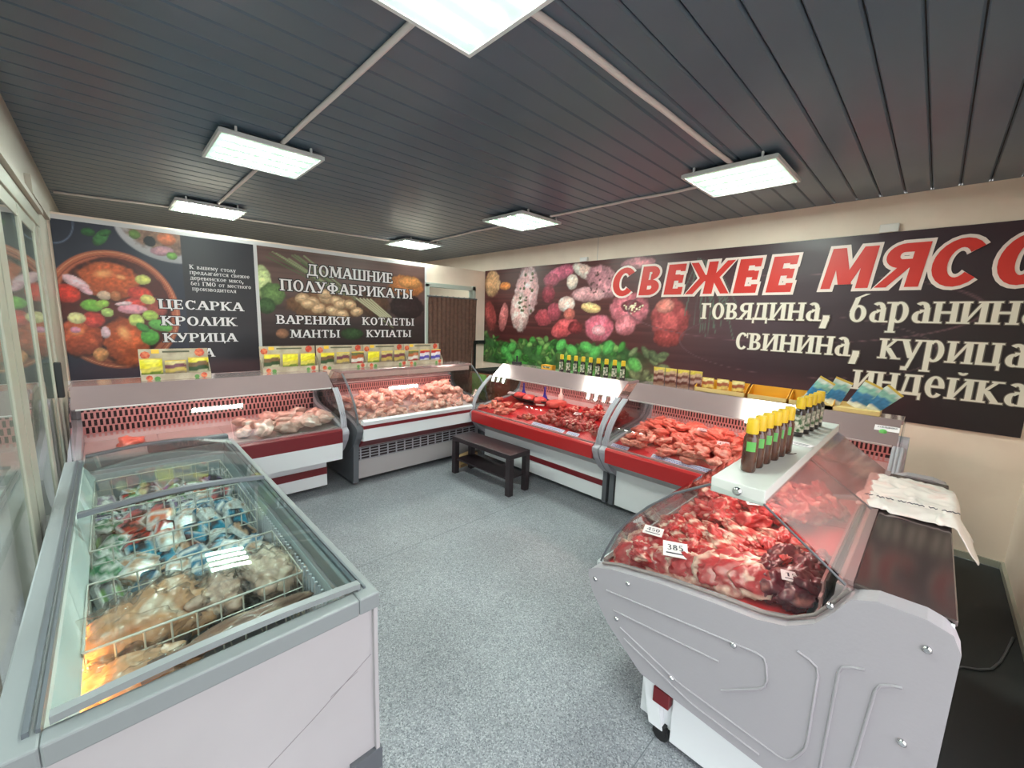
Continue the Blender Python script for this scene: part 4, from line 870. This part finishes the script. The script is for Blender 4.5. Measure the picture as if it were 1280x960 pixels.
# ================================================================ BENCH, CURTAIN, CORNER CLUTTER, BAG
bw = mat('bench_blackbrown',(46,36,40),.35,noise=(8,(38,30,34),.4,.6))
t = thing('bench','small black brown bench with lower shelf standing before the corner cases','bench',(2.86,3.24,0),R(2))
MB().box(-.15,-.46,.385,.15,.46,.435).build('seat', bw, t, bevel=.004); MB().box(-.13,-.42,.16,.13,.42,.178).build('lower_shelf', bw, t, bevel=.002)
lg = MB().box(-.03,-.03,0,.03,.03,.385).mesh('leg', bw)
for sx in (-1,1):
    for sy in (-1,1): o = link('leg', lg, t, bevel=.003); o.location = (sx*.12,sy*.43,0)
t = thing('cardboard_box','flat brown box lying on the floor between bench and corner cases','box',(3.0,3.82,0),R(12)); MB().box(-.16,-.05,0,.16,.06,.12).build('carton', mat('cardboard',(158,126,92),.7), t); MB().box(-.16,-.051,.04,.16,-.05,.07).build('tape', yl, t)
cu = MB(); n = 64; cv = mat('curtain_brown',(112,80,68),.8,noise=(20,(98,70,60),.4,.6)); vv = []
for j,z in enumerate((2.08,1.95,1.4,.8,.12)):
    for i in range(n+1): a = i/n; vv.append((3.57+.95*a, YB-.055+.022*math.sin(a*75+.4*math.sin(a*9))*(.6+.4*j/4)+.01*math.sin(j+a*12), z))
cu.add(vv,[(j*(n+1)+i,j*(n+1)+i+1,(j+1)*(n+1)+i+1,(j+1)*(n+1)+i) for j in range(4) for i in range(n)],0,True)
t = thing('door_curtain','brown pleated curtain hanging across the back doorway','curtain'); cu.build('cloth', cv, t); MB().tube([(3.55,YB-.05,2.085),(4.53,YB-.05,2.085)],.012,8).build('curtain_rod', gdk, t)
for i in range(9): MB().tube([(3.6+.11*i,YB-.05+.02*math.cos(a),2.085+.02*math.sin(a)) for a in [k_*.785 for k_ in range(9)]],.003,5).build('ring', gdk, t)
t = thing('wall_bracket','black metal bracket on the white wall strip beside the curtain','bracket',(4.6,YB-.02,1.36)); MB().box(-.1,-.04,-.03,.14,.02,.03).build('arm', rub, t); MB().box(-.12,-.05,-.6,-.08,.0,.03).build('upright', rub, t)
for x in (-.02,.06): MB().lathe([(.008,0),(.008,.006)],8,(x,0,0)).build('screw', chrome, t).matrix_local = Matrix.Translation((x,-.045,0)) @ Matrix.Rotation(R(90),4,'X')
cb = mat('crate_brown',(134,84,62),.7,noise=(5,(112,66,50),.4,.6)); cg = mat('crate_green',(120,170,90),.6)
t = thing('cardboard_box','upright brown box with green side in the corner between the cases','box',(4.2,4.72,0)); MB().box(-.3,-.28,0,.32,.2,.96).build('carton', cb, t, bevel=.005); MB().box(-.31,-.2,.3,-.3,.12,.95).build('green_side', cg, t); MB().box(-.2,-.284,.55,.1,-.28,.9).build('printed_face', mat('print_brownred',(150,70,50),.6), t)
t = thing('table_scale','flat black scale lying on top of the brown box in the corner','scale',(4.18,4.7,.96)); MB().box(-.26,-.2,.02,.28,.16,.05).build('platform', rub, t, bevel=.006); MB().box(-.2,-.16,0,.22,.12,.02).build('base', gdk, t); MB().box(.0,-.2,.05,.12,-.17,.08).build('display', steel_d, t)
t = thing('handheld_scanner','small dark handheld device on the far end of the wall row shelf','device',(3.72,3.72,1.2),R(30)); MB().box(-.03,-.06,0,.03,.06,.03).build('body', rub, t, bevel=.006); MB().box(-.012,-.01,.03,.012,.01,.11).build('grip', rub, t, bevel=.004)
t = thing('small_box','little yellow orange box left of the nine sauce bottles','box',(3.66,3.14,1.2),R(-90)); MB().box(-.08,-.03,0,.08,.04,.05).build('carton', yc, t); MB().box(-.06,-.031,.015,.06,-.03,.035).build('printed_band', lab_w, t)
# crumpled carrier bag on the worktop
bm = bmesh.new(); bmesh.ops.create_grid(bm, x_segments=46, y_segments=30, size=1); cc = []
for v in bm.verts:
    x,y_ = v.co.x,v.co.y; e_ = max(abs(x),abs(y_))
    z = .018*mnoise.noise(Vector((x*2.2,y_*2.2,3)))+.012*mnoise.noise(Vector((x*6,y_*6,1)))+.02*(1-e_**4)
    wx = x*.29+.025*mnoise.noise(Vector((x*2,y_*3,7))); wy = y_*.185+.035*mnoise.noise(Vector((x*3,y_*2,9)))
    drop = max(0,-wy-.12); z -= drop*.9
    if y_ < -.7 and x < -.35: wy -= .05*(-y_-.7)*3; z -= .06*(-y_-.7)*3
    v.co = (wx, wy+drop*.6, z+.004)
me = bpy.data.meshes.new('bag_sheet'); bm.to_mesh(me); bm.free(); me.polygons.foreach_set('use_smooth',[True]*len(me.polygons)); me.materials.append(mat('bag_white',(240,234,230),.35,coat=.3,noise=(8,(232,208,202),.58,.7)))
t = thing('carrier_bag','crumpled white carrier bag lying on the far end of the dark staff worktop','bag',(2.6,-.03,1.0)); o = link('bag_sheet', me, t); md = o.modifiers.new('th','SOLIDIFY'); md.thickness = .003
hw = MB(); rr = random.Random(3); x = -.17
while x < .2:
    pts = [(-.2+.008*math.sin(i*2.1+x*40)-.1*x, x*.75+i*.005, .034) for i in range(6)]; hw.tube(pts,.0022,4); x += rr.choice((.034,.04,.052))
hw.build('handwritten_line', ink, t, kind='stuff')
# cable on the staff floor
t = MB().tube([(2.9,-.2,.012),(3.02,-.27,.012),(3.1,-.32,.012),(3.14,-.38,.012),(3.2,-.43,.012),(3.32,-.47,.012),(3.45,-.5,.012),(3.65,-.54,.012)],.006,6).build('floor_cable', gdk); tag(t,'thin dark cable on the black mat behind the foreground case','cable')
t = MB().box(1.6,YN+.02,0,4.7,-.16,.006).box(4.24,-.16,0,4.7,3.8,.006).build('rubber_mat', mat('mat_black',(52,56,58),.75)); tag(t,'black rubber mat on the staff floor between the cases and the white wall','mat')

# ================================================================ CHEST FREEZER
fx0,fx1,fy0,fy1,fz = -.28,.63,1.3,3.8,.755
fw = mat('freezer_white',(182,176,179),.4,noise=(1.5,(176,170,173),.4,.6)); rimg = mat('rim_greygreen',(136,140,142),.38); trk = mat('track_grey',(120,125,132),.3,metal=.5)
ft = thing('chest_freezer','long white chest freezer with sliding glass lids full of frozen goods','freezer',(0,0,0))
t_ = .1
b = MB().box(fx0+.02,fy0+.02,.06,fx1-.02,fy0+.02+t_,fz-.06).box(fx0+.02,fy1-.02-t_,.06,fx1-.02,fy1-.02,fz-.06).box(fx0+.02,fy0+.02+t_,.06,fx0+.02+.06,fy1-.02-t_,fz-.06).box(fx1-.02-.06,fy0+.02+t_,.06,fx1-.02,fy1-.02-t_,fz-.06).box(fx0+.08,fy0+.12,.06,fx1-.08,fy1-.12,.14)
b.build('cabinet', fw, ft)
MB().box(fx0+.081,fy0+.121,.14,fx0+.086,fy1-.121,fz-.08).box(fx1-.086,fy0+.121,.14,fx1-.081,fy1-.121,fz-.08).box(fx0+.086,fy0+.121,.14,fx1-.086,fy0+.126,fz-.08).box(fx0+.086,fy1-.126,.14,fx1-.086,fy1-.121,fz-.08).build('liner', mat('liner_frost',(196,204,206),.5,bump=(30,.6)), ft)
MB().box(fx0+.0,fy0+.0,fz-.062,fx0+.085,fy1,fz).box(fx1-.075,fy0,fz-.062,fx1,fy1,fz).box(fx0+.085,fy0,fz-.062,fx1-.075,fy0+.06,fz).box(fx0+.085,fy1-.1,fz-.062,fx1-.075,fy1,fz).build('rim', rimg, ft, bevel=.006)
ledge = MB().add([(fx0+.085,fy0+.06,fz-.02),(fx0+.135,fy0+.06,fz-.1),(fx0+.135,fy1-.1,fz-.1),(fx0+.085,fy1-.1,fz-.02),(fx0+.085,fy0+.06,fz-.12),(fx0+.085,fy1-.1,fz-.12)],[(0,1,2,3),(0,4,1),(3,2,5),(1,4,5,2)]).build('inner_ledge', mat('ledge_white',(226,232,228),.4), ft)
for x in (fx0+.055,fx1-.06):
    MB().box(x,fy0+.05,fz,x+.012,fy1-.05,fz+.014).box(x+.022,fy0+.05,fz,x+.03,fy1-.05,fz+.01).build('lid_track', trk, ft)
MB().box(fx1-.022,fy0+.003,.05,fx1-.008,fy0+.028,fz-.062).build('corner_trim', fw, ft); [MB().box(*q).build('foot_corner', gdk, ft) for q in ((fx1-.12,fy0,.0,fx1,fy0+.1,.09),(fx0,fy0,.0,fx0+.12,fy0+.1,.09),(fx1-.12,fy1-.1,.0,fx1,fy1,.09),(fx0,fy1-.1,.0,fx0+.12,fy1,.09))]
sc_m = mat('scratch_grey',(150,142,146),.5)
MB().tube([(.25,fy0+.019,.3),(.4,fy0+.019,.38),(.6,fy0+.019,.5)],.0012,4).tube([(.45,fy0+.019,.42),(.55,fy0+.019,.46)],.001,4).build('scratch', sc_m, ft)
fgl = glass('lid_glass',(240,246,246),1.5)
def lid(y0,y1,dz,arch,label=None):
    xa,xb = fx0+.1,fx1-.05; n = 12; P = [(xa+(xb-xa)*i/n, fz+dz+arch*math.sin(math.pi*i/n)) for i in range(n+1)]
    b = MB(); vv = []
    for (x,z) in P: vv += [(x,y0,z),(x,y1,z)]
    vv += [(x,y,z+.005) for x,y,z in vv[:]]; m_ = 2*(n+1); fs = []
    for i in range(n): fs += [(2*i,2*i+1,2*i+3,2*i+2),(m_+2*i,m_+2*i+2,m_+2*i+3,m_+2*i+1)]
    b.add(vv,fs,0,True); o = b.build('glass_lid', fgl, ft)
    for yy in (y0,y1):
        f = MB()
        for i in range(n):
            (xA,zA),(xB,zB) = P[i],P[i+1]
            f.add([(xA,yy-.014,zA-.008),(xB,yy-.014,zB-.008),(xB,yy+.014,zB-.008),(xA,yy+.014,zA-.008),(xA,yy-.014,zA+.012),(xB,yy-.014,zB+.012),(xB,yy+.014,zB+.012),(xA,yy+.014,zA+.012)],[(0,3,2,1),(4,5,6,7),(0,1,5,4),(2,3,7,6)])
        f.build('lid_bar', rimg if yy < 2 else trk if yy == y0 else steel_d, o)
lid(fy0+.062,2.72,.016,.016); lid(2.66,fy1-.07,.034,.03)
MB().box(.12,fy1-.1,fz,fx1-.04,fy1-.04,fz+.06).build('lid_handle', gdk, ft, bevel=.012)
# warm light strip under the left rim of the freezer
MB().tube([(fx0+.118,fy0+.15,fz-.13),(fx0+.118,1.95,fz-.13)],.006,6).build('warm_led_strip', mat('warm_led',(255,220,160),.5,emit=(255,185,105),es=12), ft)
wire = mat('basket_wire',(226,220,208),.35,coat=.4)
def basket(y0,y1,label,zt=.67):
    t = thing('wire_basket', label, 'basket', (0,0,0), 0, 'white wire baskets hung in the freezer'); xa,xb,z0 = fx0+.135,fx1-.13,.33
    b = MB().tube([(xa,y0,zt),(xb,y0,zt),(xb,y1,zt),(xa,y1,zt),(xa,y0,zt)],.0045,6); b.build('rim_wire', wire, t)
    g = MB(); r_ = .003
    def side(p0,p1):
        n = max(2,int((Vector(p1)-Vector(p0)).length/.07))
        for i in range(n+1):
            q = Vector(p0).lerp(Vector(p1),i/n); g.tube([(q.x,q.y,z0),(q.x,q.y,zt)],r_,4,cap=False)
        for k_ in range(1,5): z = z0+(zt-z0)*k_/5; g.tube([(*p0,z),(*p1,z)],r_,4,cap=False)
    for a,c_ in (((xa,y0),(xb,y0)),((xa,y1),(xb,y1)),((xa,y0),(xa,y1)),((xb,y0),(xb,y1))): side(a,c_)
    for i in range(12): x = xa+(xb-xa)*i/11; g.tube([(x,y0,z0),(x,y1,z0)],r_,4,cap=False)
    g.build('wire_mesh', wire, t, kind='stuff')
    return t
basket(1.74,2.19,'nearest wire basket, holding the large bagged poultry'); basket(2.5,2.97,'wire basket in the middle of the freezer with blue and green packs'); basket(3.08,3.55,'wire basket under the far glass lid'); 
MB().box(fx0+.086,2.235,.14,fx1-.086,2.242,.5).build('divider', mat('liner_frost2',(190,198,200),.5), ft)
# frosted side ribs on the right inner wall
fr = MB()
for i in range(46): yy = 1.55+i*.034; fr.tube([(fx1-.105,yy,.3),(fx1-.112,yy+.004,.5),(fx1-.105,yy,.66)],.007,5)
fr.build('frost_ribs', mat('frost_white',(206,206,212),.45,bump=(50,.5)), ft, kind='stuff')
# frozen packs
pal = [(40,120,150),(30,110,140),(60,140,90),(200,70,60),(210,190,160),(230,225,220),(90,60,60),(200,150,90),(120,170,190),(150,60,60)]
def pack_mesh(w_,d_,h,c1_,c2_,seed):
    bm = bmesh.new(); bmesh.ops.create_cube(bm,size=1); bmesh.ops.subdivide_edges(bm,edges=bm.edges,cuts=5,use_grid_fill=True); cols = []; sv = Vector((seed*2.3,seed,0))
    for v in bm.verts:
        p = v.co; k_ = 1-.25*max(0,(abs(p.x)*2)**4)*.8; n = mnoise.noise(p*3+sv)*.08
        nn = mnoise.noise(Vector((p.x*3,p.y*4,p.z*3))+sv); q = 1 if nn > .05 else 0
        c = c1_ if q else c2_
        if abs(p.x) > .42: c = (235,232,228)
        cols.append((*srgb(c),1)); v.co = Vector((p.x*w_, p.y*d_*(k_+n), p.z*h*(k_+n)))
    me = bpy.data.meshes.new('frozen_pack'); bm.to_mesh(me); bm.free(); me.materials.append(attr_mat('pack_print',.25,fine=(50,.25),coat=.5)); at = me.color_attributes.new('col','FLOAT_COLOR','POINT'); at.data.foreach_set('color',np.array(cols,dtype=np.float32).ravel()); me.polygons.foreach_set('use_smooth',[True]*len(me.polygons)); return me
rp = random.Random(11)
PM = {k_:[pack_mesh(.12,.15,.045,rp.choice(cs_),rp.choice([(235,230,222),(240,236,230),(60,50,50)]),i+hash_) for i in range(4)] for hash_,(k_,cs_) in enumerate({'blue':[(34,112,146),(60,150,180),(40,100,130)],'green':[(52,130,80),(110,150,70)],'red':[(200,66,52),(225,110,70)],'tan':[(205,160,130),(190,140,110)],'violet':[(120,90,130),(160,130,160)]}.items())}
for j in range(13):
    y_ = 2.29+j*.1
    for i in range(6):
        x = -.1+i*.108
        if y_ < 2.62: key = ('blue' if i else 'green')
        elif y_ < 3.0: key = ('green' if i == 0 else 'red' if i < 3 else rp.choice(['blue','tan','blue']))
        else: key = rp.choice(['green','violet','tan','red'])
        if key == 'blue' and rp.random() < .3: key = 'tan'
        o = bpy.data.objects.new('frozen_pack', rp.choice(PM[key])); C.objects.link(o); o.location = (x+rp.uniform(-.02,.02), y_, .545+rp.uniform(-.03,.03)); s_ = rp.uniform(.75,1); o.scale = (s_,s_,s_)
        o.rotation_euler = (rp.uniform(.1,.8), rp.uniform(-.3,.3), rp.uniform(-.9,.9))
        zone = 'gap between the two near baskets' if y_ < 2.5 else 'middle basket' if y_ < 3.0 else 'basket under the far lid'
        nmk = {'blue':'blue and white','green':'green','red':'orange red','tan':'tan coloured','violet':'pale violet'}[key]
        tag(o, f'{nmk} frozen food pack lying in the {zone}', 'frozen food', f'{nmk} frozen packs in the {zone}')
for j in range(5):       # lower layer
    for i in range(5):
        key = rp.choice(['blue','green','red','tan']); o = bpy.data.objects.new('frozen_pack', rp.choice(PM[key])); C.objects.link(o); y_ = 2.33+j*.27; o.location = (-.085+i*.128, y_, .45); o.rotation_euler = (rp.uniform(-.2,.2),0,rp.uniform(-.3,.3)); tag(o,'frozen food pack glimpsed beneath the top layer of packs in the freezer','frozen food','lower layer of frozen packs')
# bagged poultry: body, legs and wings as parts in one wrinkled bag
def bird(loc, rot, s_, label, seed, col=(214,176,146)):
    t = thing('bagged_bird', label, 'poultry', loc, rot)
    me = blob('bird_body',(.17*s_,.115*s_,.095*s_),col,(238,214,192),bag_m,seed,rough=.2,fat=.35,freq=7,sub=5,warp=1.8); link('bird_body', me, t)
    for sy in (-1,1):
        lm = blob('leg',(.085*s_,.042*s_,.04*s_),col,(236,210,186),bag_m,seed+sy+5,rough=.2,fat=.6,freq=8); o = link('leg', lm, t); o.location = (-.13*s_,sy*.07*s_,.02*s_); o.rotation_euler = (0,R(15),sy*R(-15))
        wm = blob('wing',(.055*s_,.025*s_,.03*s_),col,(230,200,176),bag_m,seed+sy+9,rough=.25,fat=.6,freq=8); o = link('wing', wm, t); o.location = (.07*s_,sy*.11*s_,.0); o.rotation_euler = (0,0,sy*R(20))
    bg_ = blob('plastic_bag',(.2*s_,.14*s_,.108*s_),(0,0,0),(0,0,0),glass('bag_film',(252,248,244),1.35,.1,haze=.05),seed+40,rough=.34,sub=5,warp=3.2); o = link('plastic_bag', bg_, t); o.location = (-.02*s_,0,0)
bird((.0,1.93,.56),(.1,-.1,R(25)),1.3,'large bagged bird at the left of the nearest basket',100,(214,160,118))
bird((-.04,1.68,.52),(0,.1,R(15)),1.05,'bagged bird lying lowest at the near left corner of the freezer',104,(216,162,122))
bird((.25,1.98,.56),(.2,.1,R(70)),.85,'bagged bird under the mirrored ceiling light',108,(204,168,148))
bird((.43,1.98,.58),(.1,.0,R(100)),1.0,'rounded bagged bird at the right of the nearest basket',112,(202,170,150))
t = thing('frozen_fish','long brown frozen fish lying along the near end of the freezer','fish',(.27,1.66,.6),R(8)); me = blob('fish_body',(.24,.04,.035),(150,112,94),(206,176,150),bag_m,120,rough=.3,fat=.45,freq=12,sub=4); link('fish_body', me, t); MB().prism_x([(-.05,0),(.05,0),(.04,.004),(-.04,.004)],-.3,-.22).build('tail_fin', mat('fin_brown',(120,90,80),.4), t)
